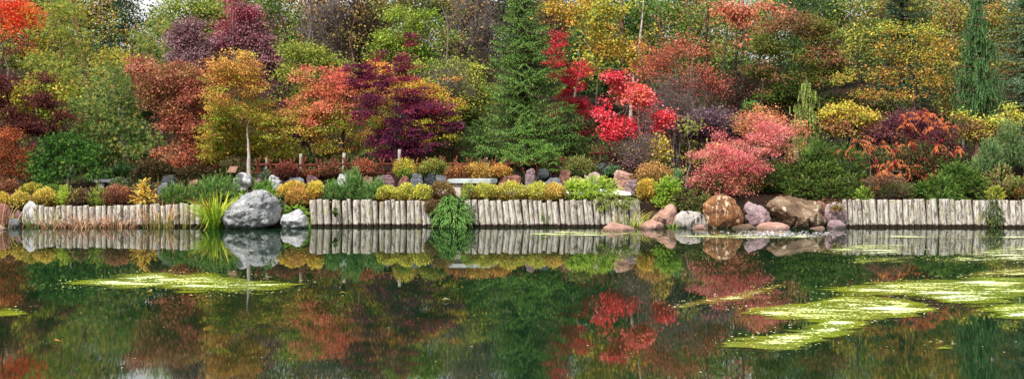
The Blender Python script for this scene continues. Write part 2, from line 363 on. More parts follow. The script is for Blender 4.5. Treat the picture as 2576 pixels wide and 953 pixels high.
# ------------------------------------------------------------------ rocks
def ico(sub):
    import bmesh
    bm = bmesh.new(); bmesh.ops.create_icosphere(bm, subdivisions=sub, radius=1)
    V = np.array([v.co[:] for v in bm.verts]); Fc = np.array([[v.index for v in f.verts] for f in bm.faces]); bm.free()
    return V, Fc
ICO = {4: ico(4), 5: ico(5), 6: ico(6)}
def rock(label, box, Y, mat, name='boulder', cat='boulder', group=None, outline=None, cuts=5, amp=.09, depth=.8, sub=4, planes=(), sink=.06, cutd=(.72, .92), box_pow=1., pit=0, rough=.012, groove=()):
    r = rs(label); V, Fc = ICO[sub]; p = V.copy()
    if box_pow != 1: p = np.sign(p) * np.abs(p) ** (box_pow * .6); p /= np.abs(p).max()
    for k in range(cuts):
        n = unit(r.normal(size=3)); dd = r.uniform(*cutd); e = p @ n - dd; p = p - n * np.maximum(e, 0)[:, None] * .92
    for (a, b, c, dd) in planes:
        n = unit(np.array([a, b, c], float)); e = p @ n - dd; p = p - n * np.maximum(e, 0)[:, None] * .95
    if outline:
        us = [q[0] for q in outline]; vs = [q[1] for q in outline]; box = (min(us), max(us), min(vs), max(vs))
    u0, u1, v0, v1 = box; cx = (u0 + u1) / 2; cv = (v0 + v1) / 2; k = Y / F
    rx = (u1 - u0) / 2 * k; rz = (v1 - v0) / 2 * k + (sink / 2 if not outline else 0)
    p = p * (1 + amp * fbm(p * 1.6 + r.random(3) * 50, 2, 3))[:, None]
    if outline:
        q = np.array([((a - cx) * k, -(b - cv) * k) for a, b in outline]); th = np.arctan2(q[:, 1], q[:, 0]); o_ = np.argsort(th); th = th[o_]; R = np.linalg.norm(q, axis=1)[o_]
        th = np.concatenate([th - 2 * pi, th, th + 2 * pi]); R = np.tile(R, 3)
        g = np.linspace(-pi, pi, 721); Rg = np.interp(g, th, R); kk = np.hanning(11); kk /= kk.sum(); Rg = np.convolve(np.concatenate([Rg[-6:-1], Rg, Rg[1:6]]), kk, 'valid')
        pt = np.arctan2(p[:, 2], p[:, 0]); rho = np.hypot(p[:, 0], p[:, 2]); Rp = np.interp(pt, g, Rg)
        p = np.stack([rho * Rp * np.cos(pt), p[:, 1] * rx * depth, rho * Rp * np.sin(pt)], 1); zc = wz(cv, Y)
    else:
        p = p * np.array([rx, rx * depth, rz]); zc = wz(cv, Y) - sink / 2
    nn = unit(V); p = p + nn * (rough * fbm(p * 9, 5, 3) - rough * 2.2 * np.maximum(0, .32 - np.abs(fbm(p * np.array([2.4, 2.4, 4.2]) + 5, 6, 3))) )[:, None]
    for (x0, sl, w_, dp) in groove:
        g_ = np.exp(-(((V[:, 0] - x0 - sl * V[:, 2]) / w_) ** 2)) * (V[:, 1] < .1) * np.clip((.35 - V[:, 2]) * 4, 0, 1); p = p - nn * (g_ * dp)[:, None]
    if pit:
        for i in range(pit):
            c = unit(np.array([r.normal(), -abs(r.normal()) - .5, r.normal(0, .7)])); dv = np.linalg.norm((V - c) * np.array([1, 1, 1.7]), axis=1); rr = r.uniform(.04, .12)
            p = p - nn * (np.exp(-(dv / rr) ** 2) * rr * .7 * rx)[:, None]
    org = np.array([wx(cx, Y), Y, zc - (v1 - v0) / 2 * k]); p = p + np.array([0, 0, zc - org[2]])
    o = link(name, raw_mesh(name, p, Fc, 3, M[mat], smooth=True), None, tuple(org)); tag(o, label, cat, group)
    return o

# ------------------------------------------------------------------ materials
M = {}
class NT:
    def __init__(s, name):
        s.m = bpy.data.materials.new(name); s.m.use_nodes = True; s.t = s.m.node_tree; s.t.nodes.clear(); s.out = s.n('ShaderNodeOutputMaterial'); M[name] = s.m
    def n(s, typ, ins=None, **kw):
        a = s.t.nodes.new(typ)
        for k, v in kw.items(): setattr(a, k, v)
        for k, v in (ins or {}).items():
            if isinstance(v, bpy.types.NodeSocket): s.t.links.new(v, a.inputs[k])
            else: a.inputs[k].default_value = v
        return a
    def pos(s, kind='Object'): return s.n('ShaderNodeTexCoord').outputs[kind]
    def scale(s, v, sc, loc=(0, 0, 0)): return s.n('ShaderNodeMapping', {'Vector': v, 'Scale': sc, 'Location': loc}).outputs[0]
    def noise(s, v, sc, det=5, rough=.55, dist=0): return s.n('ShaderNodeTexNoise', {'Vector': v, 'Scale': sc, 'Detail': det, 'Roughness': rough, 'Distortion': dist}).outputs['Fac']
    def ramp(s, f, stops):
        a = s.n('ShaderNodeValToRGB', {'Fac': f}); e = a.color_ramp.elements
        while len(e) < len(stops): e.new(.5)
        for i, (p, c) in enumerate(stops):
            e[i].position = p; c = srgb(c) if isinstance(c, str) else (c,) * 3; e[i].color = (*c, 1)
        return a.outputs['Color']
    def mix(s, f, a, b, mode='MIX'):
        x = s.n('ShaderNodeMix', data_type='RGBA', blend_type=mode)
        for k, v in ((0, f), (6, a), (7, b)):
            if isinstance(v, bpy.types.NodeSocket): s.t.links.new(v, x.inputs[k])
            else: x.inputs[k].default_value = (*srgb(v), 1) if isinstance(v, str) else v
        return x.outputs[2]
    def math(s, op, a, b=0., c=None, clamp=False):
        x = s.n('ShaderNodeMath', operation=op, use_clamp=clamp)
        for k, v in enumerate((a, b) if c is None else (a, b, c)):
            if isinstance(v, bpy.types.NodeSocket): s.t.links.new(v, x.inputs[k])
            else: x.inputs[k].default_value = v
        return x.outputs[0]
    def bump(s, h, st, d=.02): return s.n('ShaderNodeBump', {'Height': h, 'Strength': st, 'Distance': d}).outputs[0]
    def bsdf(s, col, rough=.8, spec=.3, normal=None, **kw):
        i = {'Base Color': col if isinstance(col, bpy.types.NodeSocket) else (*srgb(col), 1), 'Roughness': rough, 'Specular IOR Level': spec}
        if normal is not None: i['Normal'] = normal
        i.update(kw); return s.n('ShaderNodeBsdfPrincipled', i).outputs[0]
    def done(s, sh): s.t.links.new(sh, s.out.inputs['Surface'])

a = NT('leaf'); c = a.n('ShaderNodeAttribute', attribute_name='Col').outputs['Color']
t = a.n('ShaderNodeBsdfTranslucent', {'Color': c}).outputs[0]
a.done(a.n('ShaderNodeMixShader', {'Fac': .27, 1: a.bsdf(c, .62, .1), 2: t}).outputs[0])

def bark(name, dark, mid, light, sc=6, st=(1, 1, .25)):
    a = NT(name); p = a.scale(a.pos(), st); f = a.noise(p, sc * 3, 6, .65); g = a.noise(a.pos(), 2.2, 3)
    c = a.mix(g, a.ramp(f, [(.3, dark), (.5, mid), (.72, light)]), mid); a.done(a.bsdf(c, .85, .2, a.bump(f, .6, .02)))
bark('bark_grey', '38322e', '6a605a', '9a9088'); bark('bark_dark', '1c1614', '3a2e28', '54463c'); bark('bark_brown', '3a2a20', '6a5040', '8c7060')
bark('bark_pale', '6a5c56', 'a89a92', 'd8d0c8', 4, (1, 1, .5)); bark('bark_red', '3a1018', '6a2028', '8a3034')
bark('rail_wood', '2c1410', '5a2c20', '804a38', 5, (.3, 1, 1)); bark('post_wood', '56524a', '948e84', 'bab4a8', 5, (1, 1, .15))
bark('cone_red', '4a0814', '6c1020', '8a1a2c', 30, (1, 1, 1))

def rockmat(name, stops, sp=('2a2a2a', .3), msc=2.5, ssc=60, bump=.6, streak=None, rough=.8, wet=True, cracks=.5):
    a = NT(name); P = a.pos(); f = a.noise(P, msc, 6, .62, .6); c = a.ramp(f, stops)
    s = a.noise(P, ssc, 2, .7); m = a.ramp(s, [(.5, 0.), (.62, 1.)]); c = a.mix(a.math('MULTIPLY', m, sp[1]), c, sp[0])
    if streak:
        v = a.noise(a.scale(P, streak[2]), streak[3], 5, .6, .9); k = a.ramp(v, [(streak[4], 0.), (streak[4] + .07, 1.)]); c = a.mix(a.math('MULTIPLY', k, streak[1]), c, streak[0])
    vo = a.n('ShaderNodeTexVoronoi', {'Vector': a.n('ShaderNodeVectorMath', {0: P, 1: a.n('ShaderNodeTexNoise', {'Vector': P, 'Scale': 3.}).outputs['Color']}, operation='ADD').outputs[0], 'Scale': 2.3}, feature='DISTANCE_TO_EDGE').outputs['Distance']
    cr = a.ramp(vo, [(0., 0.), (.035, 1.)]); h = a.math('ADD', a.math('MULTIPLY', f, 1.6), a.math('ADD', a.math('MULTIPLY', a.noise(P, 14, 6, .7), .7), a.math('MULTIPLY', cr, .12 * cracks)))
    if wet:   # waterline stain: a dark wet and silty foot
        z = a.n('ShaderNodeSeparateXYZ', {0: a.n('ShaderNodeNewGeometry').outputs['Position']}).outputs['Z']
        w = a.math('ADD', z, a.math('MULTIPLY', a.noise(P, 9), -.05)); w = a.ramp(w, [(.01, 1.), (.07, 0.)]); c = a.mix(a.math('MULTIPLY', w, .55), c, '2a241c')
    a.done(a.bsdf(c, rough, .35, a.bump(h, bump * 1.5, .06)))
rockmat('r_grey', [(.25, '686a6e'), (.5, '9c9ea0'), (.75, 'c2c2c2')], ('3c3e42', .65), 3, 27, .7)
rockmat('r_light', [(.25, '8c8c90'), (.5, 'bdbdbf'), (.75, 'dededc')], ('5a5c60', .4), 2.5, 30, .6)
rockmat('r_pink', [(.25, '84604f'), (.5, 'b48c7e'), (.75, 'd8b8aa')], ('6a4440', .45), 3, 30, .7)
rockmat('r_mauve', [(.25, '6c5458'), (.5, '9c8488'), (.75, 'c4b2b4')], ('5a4248', .4), 3.5, 25, .7)
rockmat('r_rust', [(.2, '2e1c14'), (.42, '664024'), (.58, '94623a'), (.8, '70482c')], ('5a3018', .5), 1.8, 20, .6, ('e0c4a4', .7, (7, 7, 1.), 1.6, .54), .6)
rockmat('r_brown', [(.25, '382a1e'), (.5, '6e5640'), (.75, 'a89680')], ('4a3a2e', .4), 2., 25, .5, ('d0c4b0', .6, (3, 3, 1.), 1.2, .6), .6)
rockmat('r_red', [(.25, '54342e'), (.5, '8a5c50'), (.75, 'a87c70')], ('3a2420', .5), 2.8, 20, .8)
rockmat('r_dark', [(.25, '1c1e22'), (.5, '383a40'), (.8, '6a6c74')], ('121214', .4), 3, 20, .8, None, .5)
rockmat('r_slate', [(.25, '44484e'), (.5, '72767c'), (.75, '9a9ea2')], ('2c3034', .4), 3, 25, .8)
rockmat('r_band', [(.25, '7a7674'), (.5, 'aca49e'), (.75, 'd2c6be')], ('4a4644', .4), 3, 25, .6, ('1c1e22', .95, (3.2, 3.2, .8), 1.1, .53))
rockmat('r_plum', [(.25, '46303a'), (.5, '785a60'), (.75, '98787a')], ('2e2228', .4), 2.6, 20, .8)
rockmat('stone_cut', [(.25, '8e9498'), (.5, 'b4babc'), (.75, 'ced2d2')], ('5e6468', .5), 4, 90, .25, None, .7, False, 0)
rockmat('stone_leg', [(.25, 'b09c92'), (.5, 'ccbab0'), (.75, 'dccec6')], ('8a7870', .3), 4, 90, .25, None, .7, False, 0)
rockmat('stone_old', [(.25, '56565c'), (.5, '7c7c82'), (.75, '9c9ca2')], ('3a3a40', .5), 4, 90, .4, None, .8, False, 0)

# weathered palisade logs
a = NT('log'); P = a.n('ShaderNodeNewGeometry').outputs['Position']; oi = a.n('ShaderNodeObjectInfo').outputs['Random']
off = a.n('ShaderNodeCombineXYZ', {0: a.math('MULTIPLY', oi, 37.), 1: a.math('MULTIPLY', oi, 91.), 2: a.math('MULTIPLY', oi, 53.)}).outputs[0]
Q = a.n('ShaderNodeVectorMath', {0: P, 1: off}, operation='ADD').outputs[0]
g = a.noise(a.scale(Q, (9, 9, 1.2)), 2.2, 7, .68, 1.2); c = a.ramp(g, [(.30, '5a5048'), (.43, 'a0968c'), (.56, 'd4cec4'), (.75, 'eeeae2')])
c = a.mix(a.math('MULTIPLY', a.math('FRACT', a.math('MULTIPLY', oi, 7.31)), .5), c, a.ramp(g, [(.3, '5c544c'), (.7, 'c2b8aa')]))
blot = a.noise(a.scale(Q, (4.5, 4.5, 1.6)), 2., 5, .6, 1.8); c = a.mix(a.math('MULTIPLY', a.ramp(blot, [(.54, 0.), (.61, 1.)]), .75), c, '3c3632')
kn = a.n('ShaderNodeTexWave', {'Vector': a.scale(Q, (6, 6, 1.4)), 'Scale': 2.2, 'Distortion': 14., 'Detail': 3., 'Detail Scale': 1.2}).outputs['Fac']
c = a.mix(a.math('MULTIPLY', a.ramp(kn, [(.0, 1.), (.16, 0.)]), .55), c, '4a4440')
moss = a.noise(Q, 3.2, 4); c = a.mix(a.math('MULTIPLY', a.ramp(moss, [(.55, 0.), (.7, 1.)]), .35), c, 'a09a50')
z = a.n('ShaderNodeSeparateXYZ', {0: a.n('ShaderNodeNewGeometry').outputs['Position']}).outputs['Z']
w = a.math('ADD', z, a.math('MULTIPLY', a.noise(Q, 11, 4), -.12)); c = a.mix(a.ramp(w, [(.0, 1.), (.03, .0)]), c, '2c1e16')
a.done(a.bsdf(c, .85, .2, a.bump(a.math('SUBTRACT', g, a.math('MULTIPLY', blot, .6)), .8, .02)))

a = NT('soil'); P = a.pos('Object'); f = a.noise(P, 2., 5); g = a.noise(P, 38, 5, .7)
c = a.ramp(g, [(.3, '100c0a'), (.5, '281e18'), (.7, '4c3c30')]); c = a.mix(a.math('MULTIPLY', f, .5), c, '241a14'); a.done(a.bsdf(c, .95, .1, a.bump(g, 1., .04)))
a = NT('gravel'); P = a.pos('Object'); v = a.n('ShaderNodeTexVoronoi', {'Vector': P, 'Scale': 55.}); g = a.noise(P, 3, 4)
a.done(a.bsdf(a.mix(a.math('MULTIPLY', g, .5), a.ramp(v.outputs['Distance'], [(0., 'eceae6'), (.8, 'b8b4b0')]), 'd8d4d0'), .95, .1, a.bump(v.outputs['Distance'], .7, .01)))
a = NT('metal'); a.done(a.bsdf('1c1e22', .4, .5, Metallic=.7))
a = NT('plaque'); a.done(a.bsdf('5a3524', .5, .4, Metallic=.3))
a = NT('plaque_text'); a.done(a.bsdf('a88a68', .5, .4))
a = NT('twine'); a.done(a.bsdf('14100e', .9, .1))

# pond water
a = NT('pond'); P = a.pos('Object')
n1 = a.noise(a.scale(P, (1., 2.6, 1)), 1.4, 3, .5); n2 = a.noise(a.scale(P, (1.6, 7, 1)), 3.2, 3, .6); n3 = a.noise(P, .35, 3)
rip = a.math('MULTIPLY', n2, a.ramp(n3, [(.35, .25), (.65, 1.)]))
nb = a.n('ShaderNodeBump', {'Height': a.math('ADD', a.math('MULTIPLY', n1, .8), rip), 'Strength': .002, 'Distance': .06}).outputs[0]
a.done(a.bsdf('0f2514', .0, .5, nb, IOR=3.0))
# floating algae sheets: a yellow green film just under the surface with dry duckweed on top
def algae(name, film, bright, thr=.5, cover=.5, alpha=.8):
    a = NT(name); P = a.pos('Object'); e = a.n('ShaderNodeAttribute', attribute_name='edge').outputs['Fac']
    n = a.noise(a.scale(P, (.7, 1.9, 1)), 1.3, 8, .7, .6); n2 = a.noise(a.scale(P, (.55, 1.9, 1)), 2.0, 9, .72, .8); fine = a.noise(P, 24, 3, .7); vf = a.noise(P, 60, 2, .7)
    al = a.ramp(a.math('ADD', a.math('MULTIPLY', e, .6), a.math('MULTIPLY', a.math('SUBTRACT', n, .5), 2.4)), [(.13, 0.), (.30, alpha)])
    
    thr = thr + .3
    br = a.math('ADD', a.math('ADD', a.math('MULTIPLY', e, .4), a.math('MULTIPLY_ADD', n2, 1.7, -.35)), a.math('MULTIPLY', a.math('SUBTRACT', fine, .5), .9)); br = a.ramp(br, [(min(thr, .99) - .07, 0.), (min(thr, .99), 1.)])
    fc = a.mix(a.ramp(n2, [(.35, 0.), (.65, 1.)]), film[0], film[1])
    bc = a.mix(a.ramp(a.noise(P, .9, 4), [(.45, 0.), (.62, 1.)]), bright[0], bright[1]); bc = a.mix(a.math('MULTIPLY', a.ramp(vf, [(.5, 0.), (.7, 1.)]), .5), bc, '8a9c3a')
    c = a.mix(br, fc, bc)
    b = a.bsdf(c, a.math('MULTIPLY_ADD', br, .6, .08), .5, a.bump(vf, .15, .01))
    aa = a.math('MAXIMUM', a.math('MULTIPLY', al, a.math('MULTIPLY_ADD', br, 1 - cover, cover)), a.math('MULTIPLY', br, a.ramp(al, [(0., 0.), (.3, 1.)])))
    a.done(a.n('ShaderNodeMixShader', {'Fac': aa, 1: a.n('ShaderNodeBsdfTransparent').outputs[0], 2: b}).outputs[0])
algae('algae_bright', ('64780a', 'a4b414'), ('e6ec9c', 'dcecc8'), .70, .72, .86)
algae('algae_gold', ('8a7c14', 'b09828'), ('d8dc80', 'd8e0a0'), .9, .5, .6)
algae('algae_thin', ('6a7410', '8c8c20'), ('d0dc90', 'd8e0b8'), .86, .3, .5)

# ================================================================== SETTING
xs = np.concatenate([np.array([-300, -120, -60, -35, -24]), np.arange(-20, 20.01, .22), np.array([24, 35, 60, 120, 300])])
ys = np.concatenate([np.array([-60, -20, 0, 2, 3, 4, 6, 12, 20, 24]), np.arange(24.6, 25.2, .1), np.arange(25.2, 28.4, .07), np.arange(28.5, 36, .35), np.arange(36.5, 62, 1.5), np.array([66, 75, 90, 120, 180, 400])])
X, Y_ = np.meshgrid(xs, ys); Z = G(X, Y_); Z = Z + (.035 * fbm(np.stack([X * 3, Y_ * 3, X * 0], -1), 8, 3)) * (Y_ > 25.25) * (Y_ < 36)
nx, ny = len(xs), len(ys); i = np.arange(ny - 1)[:, None] * nx + np.arange(nx - 1)[None]
tag(link('ground', raw_mesh('ground', np.stack([X, Y_, Z], -1), np.stack([i, i + 1, i + nx + 1, i + nx], -1), 4, M['soil'], smooth=True)), 'dark mulch ground rising from the pond bank to the wooded slope', None, kind='structure')
xw = np.linspace(-120, 120, 9); yw = np.linspace(3.0, 26.0, 9); X, Y_ = np.meshgrid(xw, yw); i = np.arange(8)[:, None] * 9 + np.arange(8)[None]
tag(link('water', raw_mesh('water', np.stack([X, Y_, X * 0], -1), np.stack([i, i + 1, i + 10, i + 9], -1), 4, M['pond'])), 'still dark green pond mirroring the autumn trees', None, kind='structure')
# gravel path between the shrub border and the terrace rocks
def strip(name, pts, mat, label, lift=.03):
    L_, R_ = [], []
    for (x, y0, y1) in pts: L_.append((x, y0)); R_.append((x, y1))
    V = []; n = len(pts); m = 7
    for k in range(n):
        for j in range(m):
            y = L_[k][1] + (R_[k][1] - L_[k][1]) * j / (m - 1); V.append((L_[k][0], y, float(G(L_[k][0], y)) + lift + .03 * math.sin(pi * j / (m - 1))))
    i = np.arange(n - 1)[:, None] * m + np.arange(m - 1)[None]
    tag(link(name, raw_mesh(name, V, np.stack([i, i + m, i + m + 1, i + 1], -1), 4, M[mat], smooth=True)), label, None, kind='structure')
strip('gravel_path', [(x, 26.62, 27.28) for x in np.arange(-2.2, 3.4, .2)], 'gravel', 'pale gravel path behind the clipped shrubs')
if 0: strip('side_path', [(x, 26.9, 27.5) for x in np.arange(-16, -10.2, .3)], 'gravel', 'pale path glimpsed at the far left')

# log palisades
LOGV = []
rl = rs('logs'); sd, rg = 14, 12
for k in range(10):
    t = np.linspace(0, 1, rg); an = np.arange(sd) * 2 * pi / sd
    rr = (1 - .09 * t)[:, None] * (1 + .05 * vnoise(np.stack([np.cos(an)[None] * 1.2 + k * 9 + t[:, None] * 0, np.sin(an)[None] * 1.2 + t[:, None] * 0, t[:, None] * 2.5 + an[None] * 0], -1), 4))
    rr[-1] *= .9; bx = .02 * np.sin(t * 4 + k)
    V = np.stack([rr * np.cos(an) + bx[:, None], rr * np.sin(an), np.repeat(t[:, None], sd, 1)], -1).reshape(-1, 3)
    V[-sd:, 2] -= .004
    V = np.concatenate([V, [[0, 0, 1.0]]]); i = np.arange(rg - 1)[:, None] * sd + np.arange(sd)[None]; j = np.arange(rg - 1)[:, None] * sd + (np.arange(sd)[None] + 1) % sd
    F4 = np.stack([i, j, j + sd, i + sd], -1).reshape(-1, 4); top = (rg - 1) * sd; c0 = len(V) - 1
    F3 = [[top + q, top + (q + 1) % sd, c0, c0] for q in range(sd)]
    import bmesh
    me = bpy.data.meshes.new('log'); me.from_pydata([tuple(v) for v in V], [], [tuple(f) for f in F4.tolist()] + [tuple(f[:3]) for f in F3]); me.materials.append(M['log'])
    me.polygons.foreach_set('use_smooth', [True] * len(F4) + [False] * len(F3)); LOGV.append(me)
def palisade(label, u0, u1, v0a, v0b, vb, path=None, pitch=15.5, Y=25.32, lean=-.1, name='log_retaining_wall'):
    """path(u) -> Y; v0a..v0b: height of the log tops at either end"""
    o = thing(name, label, 'log wall', (wx((u0 + u1) / 2, Y), Y, 0), 'log palisade walls along the shore'); u = u0; ox = o.location.x
    while u < u1 - pitch * .4:
        w = pitch * rl.uniform(.72, 1.28); y = path(u + w / 2) if path else Y; x = wx(u + w / 2, y); vt = v0a + (v0b - v0a) * (u - u0) / (u1 - u0)
        zt = wz(vt, 25.3) + rl.normal(0, .018); zb = -.16
        l = bpy.data.objects.new('log', LOGV[rl.integers(10)]); C.objects.link(l); l.parent = o
        r_ = w / 2 * y / F * 1.02; l.scale = (r_, r_ * 1.05, zt - zb); l.location = (x - ox, y - Y + rl.normal(0, .012), zb)
        # lean via rotation about y, jittered
        l.rotation_euler = (rl.normal(.0, .012), lean + rl.normal(0, .018), rl.uniform(0, 6.28) if False else 0)
        u += w
    return o
palisade('short palisade of pale logs behind the reeds at the left', 82, 508, 519, 513, 577, pitch=14.6, lean=-.03)
palisade('palisade of weathered logs between the grey boulders and the green mound', 783, 1094, 503, 506, 571, pitch=14.8, Y=25.4, lean=-.05)
palisade('longest palisade of leaning logs below the yellow globes, right of the green mound', 1176, 1618, 504, 503, 572, pitch=14.6, lean=-.1)
palisade('palisade of whitish logs at the right, under the sprawling juniper', 2124, 2660, 501, 501, 577, pitch=14.6, lean=-.06, Y=25.26, path=lambda u: 25.26 - max(0, (u - 2400) / 200.) * .12)

# ================================================================== ROCKS
GB = 'boulders along the waterline'; GT = 'rocks of the garden terrace'
def pc(ox, oy, s, pts): return [(ox + a * s, oy + b * s) for a, b in pts]
c2 = lambda pts: pc(402.5, 335.4, .2675, pts); c6 = lambda pts: pc(1610, 402.5, .2816, pts)
rock('big grey pitted granite boulder standing in the water beside the tall green grass', None, 25.0, 'r_grey', group=GB, sub=6, cuts=5, amp=.05, pit=18, depth=.75, rough=.03,
     outline=c2([(580, 805), (600, 760), (650, 700), (720, 630), (800, 575), (880, 535), (960, 521), (1010, 540), (1060, 585), (1130, 630), (1142, 700), (1138, 790), (1100, 850), (1000, 885), (860, 905), (700, 905), (640, 900), (610, 850)]))
rock('small light grey angular boulder in the water right of the big pitted one', None, 25.02, 'r_light', group=GB, sub=5, cuts=9, amp=.05, cutd=(.62, .85), rough=.02,
     outline=c2([(1135, 800), (1150, 765), (1200, 740), (1270, 716), (1310, 716), (1350, 760), (1392, 800), (1392, 870), (1370, 895), (1150, 898), (1136, 860)]))
rock('big rusty orange boulder with white streaks below the pink bush', None, 25.2, 'r_rust', group=GB, sub=6, cuts=5, amp=.05, rough=.02,
     outline=c6([(565, 395), (600, 360), (680, 320), (760, 306), (830, 340), (870, 400), (912, 470), (925, 535), (900, 590), (830, 622), (730, 632), (630, 630), (595, 570), (572, 480)]))
rock('mauve pink angular boulder between the rusty and the flat topped one', None, 25.3, 'r_mauve', group=GB, sub=5, cuts=7, amp=.05, rough=.02,
     outline=c6([(928, 400), (955, 372), (1040, 402), (1100, 425), (1150, 480), (1174, 530), (1165, 590), (1080, 625), (1000, 620), (950, 560), (930, 480)]))
rock('huge brown flat topped boulder under the dark juniper', None, 25.35, 'r_brown', group=GB, sub=6, cuts=1, amp=.045, depth=.85, planes=[(.08, -.55, .83, .36), (.7, -.6, -.1, .72)], groove=[(-.42, .1, .05, .09), (.28, -.25, .06, .08), (.6, .1, .04, .06)], rough=.03,
     outline=c6([(1128, 410), (1200, 350), (1290, 312), (1400, 306), (1520, 360), (1600, 372), (1660, 420), (1685, 500), (1690, 570), (1640, 610), (1480, 622), (1330, 618), (1230, 555), (1150, 470)]))
rock('round speckled boulder with a moss cap left of the right hand log wall', None, 25.3, 'r_mauve', group=GB, sub=5, cuts=1, amp=.04, outline=c6([(1655, 440), (1690, 390), (1800, 385), (1835, 430), (1838, 560), (1740, 590), (1680, 560)]))
rock('small round pinkish boulder in front of the mossy round one', None, 24.98, 'r_mauve', group=GB, sub=5, cuts=0, amp=.04, outline=c6([(1672, 600), (1690, 548), (1740, 532), (1800, 548), (1832, 592), (1822, 640), (1680, 640)]))
rock('pink grey sloping boulder behind the banded one', None, 25.45, 'r_pink', group=GB, sub=5, cuts=9, amp=.05, outline=c6([(88, 545), (140, 480), (210, 440), (300, 390), (345, 420), (350, 500), (330, 600), (220, 610), (110, 590)]))
rock('grey boulder with black and white bands between the pink and rusty ones', None, 25.2, 'r_band', group=GB, sub=5, cuts=3, amp=.05, outline=c6([(308, 540), (325, 485), (400, 455), (470, 458), (550, 480), (590, 540), (600, 640), (360, 636), (322, 595)]))
rock('low smooth pink boulder half in the water beside the reeds', None, 24.85, 'r_pink', group=GB, sub=5, cuts=6, amp=.05, outline=c6([(-10, 590), (20, 555), (80, 532), (150, 548), (220, 590), (228, 640), (100, 652), (-5, 640)]))
rock('low red angular rock sticking out of the water at the end of the centre wall', (1508, 1608, 553, 590), 24.5, 'r_pink', group=GB, cuts=14, amp=.08, cutd=(.55, .85), sink=.2, sub=5)
for lb, bx, m in [('flat salmon pink rock at the foot of the banded boulder', (1731, 1788, 565, 586), 'r_pink'), ('flat tan rock at the foot of the rusty boulder', (1838, 1906, 563, 586), 'r_brown'),
                  ('long low tan rock at the foot of the mauve boulder', (1896, 1988, 556, 588), 'r_pink'), ('small flat pinkish rock with a green moss tuft in the water', (2032, 2080, 567, 589), 'r_pink'),
                  ('smooth salmon rock cut by the left edge of the picture', (-40, 21, 562, 592), 'r_pink')]:
    rock(lb, bx, 24.85 if bx[0] > 0 else 24.6, m, name='flat_rock', cat='rock', group=GB, cuts=9, amp=.08, sink=.10, sub=5)
rock('dark brown wet rock at the right end of the flat topped boulder', (2040, 2092, 500, 578), 25.5, 'r_red', group=GB, cuts=8, amp=.06)
for lb, bx, m, y in [('brown boulder behind the reeds at the far left', (-20, 33, 512, 577), 'r_red', 25.4), ('plum coloured rock behind the reeds left of the first log', (34, 60, 528, 572), 'r_plum', 25.5),
                     ('grey angular rock leaning on the first log of the left wall', (56, 96, 506, 572), 'r_light', 25.4), ('slate grey rock at the water among the left reeds', (22, 52, 546, 580), 'r_slate', 25.1)]:
    rock(lb, bx, y, m, name='rock', cat='rock', group=GB, cuts=7, amp=.07)
TER = [ # label, box, Y, material, box_pow
 ('pale grey rock behind the tree with the white trunk', (586, 631, 427, 472), 27.3, 'r_light', .75),
 ('glossy black boulder under the salmon tree', (403, 450, 438, 474), 27.3, 'r_dark', .9),
 ('small dark rock left of the black boulder', (393, 425, 460, 482), 26.9, 'r_slate', .9),
 ('brown rock behind the dwarf pines near the black boulder', (476, 503, 452, 466), 27.3, 'r_red', .9),
 ('pinkish squared rock just right of the white trunk', (634, 655, 444, 466), 27.4, 'r_plum', .7),
 ('white squared rock below the red barberry at the fence', (677, 720, 442, 470), 27.4, 'r_light', .65),
 ('long slate rock right of the white squared rock', (719, 771, 447, 474), 27.45, 'r_slate', .65),
 ('brownish squared rock left of the biggest dwarf pine', (769, 809, 442, 474), 27.4, 'r_plum', .65),
 ('pale rock under the bluish juniper behind the biggest dwarf pine', (846, 878, 438, 460), 27.5, 'r_light', .8),
 ('tan rock behind the biggest dwarf pine', (912, 940, 440, 468), 27.4, 'r_brown', .8),
 ('wide dark maroon squared rock under the log fence', (937, 998, 438, 474), 27.4, 'r_plum', .6),
 ('reddish squared rock left of the grey one on the terrace', (996, 1036, 437, 477), 27.3, 'r_red', .65),
 ('grey squared rock between the reddish and the black one', (1034, 1070, 436, 471), 27.35, 'r_slate', .65),
 ('black jagged rock right of the grey squared one', (1066, 1100, 433, 471), 27.45, 'r_dark', .7),
 ('dark blue grey rock left of the stone bench', (1095, 1136, 437, 468), 27.5, 'r_slate', .65),
 ('dark rock directly behind the stone bench', (1150, 1200, 436, 468), 27.6, 'r_slate', .7),
 ('brown rock behind the right half of the stone bench', (1196, 1254, 440, 474), 27.6, 'r_plum', .7),
 ('wide red brown rock right of the stone bench', (1250, 1320, 433, 470), 27.4, 'r_red', .7),
 ('upright pinkish grey rock under the spruce', (1316, 1350, 424, 460), 27.4, 'r_mauve', .65),
 ('shadowed dark rock between the two small spruces', (1346, 1380, 420, 450), 27.7, 'r_dark', .7),
 ('flat grey stone slab right of the wide red brown rock', (1314, 1370, 453, 470), 27.2, 'r_slate', .5),
 ('low grey slab step below the other slab', (1314, 1345, 465, 480), 27.05, 'r_light', .5),
 ('weathered grey rock beside the upright red one', (1362, 1418, 445, 474), 27.2, 'r_slate', .8),
 ('upright wine red rock above the lime juniper', (1404, 1438, 420, 470), 27.3, 'r_red', .65),
 ('low brown rock right of the upright wine red one', (1434, 1474, 441, 464), 27.4, 'r_brown', .8),
 ('pinkish rock peeking over the lime juniper', (1466, 1511, 433, 466), 27.4, 'r_mauve', .85),
 ('dark brown boulder at the foot of the lattice fence end', (1487, 1528, 403, 438), 28.2, 'r_dark', .8),
 ('small blue grey stone beside the dark brown boulder', (1521, 1542, 414, 426), 28.2, 'r_slate', .9),
 ('rounded pink and brown boulder at the path', (1542, 1598, 428, 476), 27.2, 'r_pink', .9),
 ('low pinkish grey boulder right at the gravel path', (1567, 1615, 452, 476), 27.0, 'r_mauve', .85),
 ('small red brown stone behind the big grey boulder', (685, 706, 484, 500), 26.2, 'r_red', .9),
]
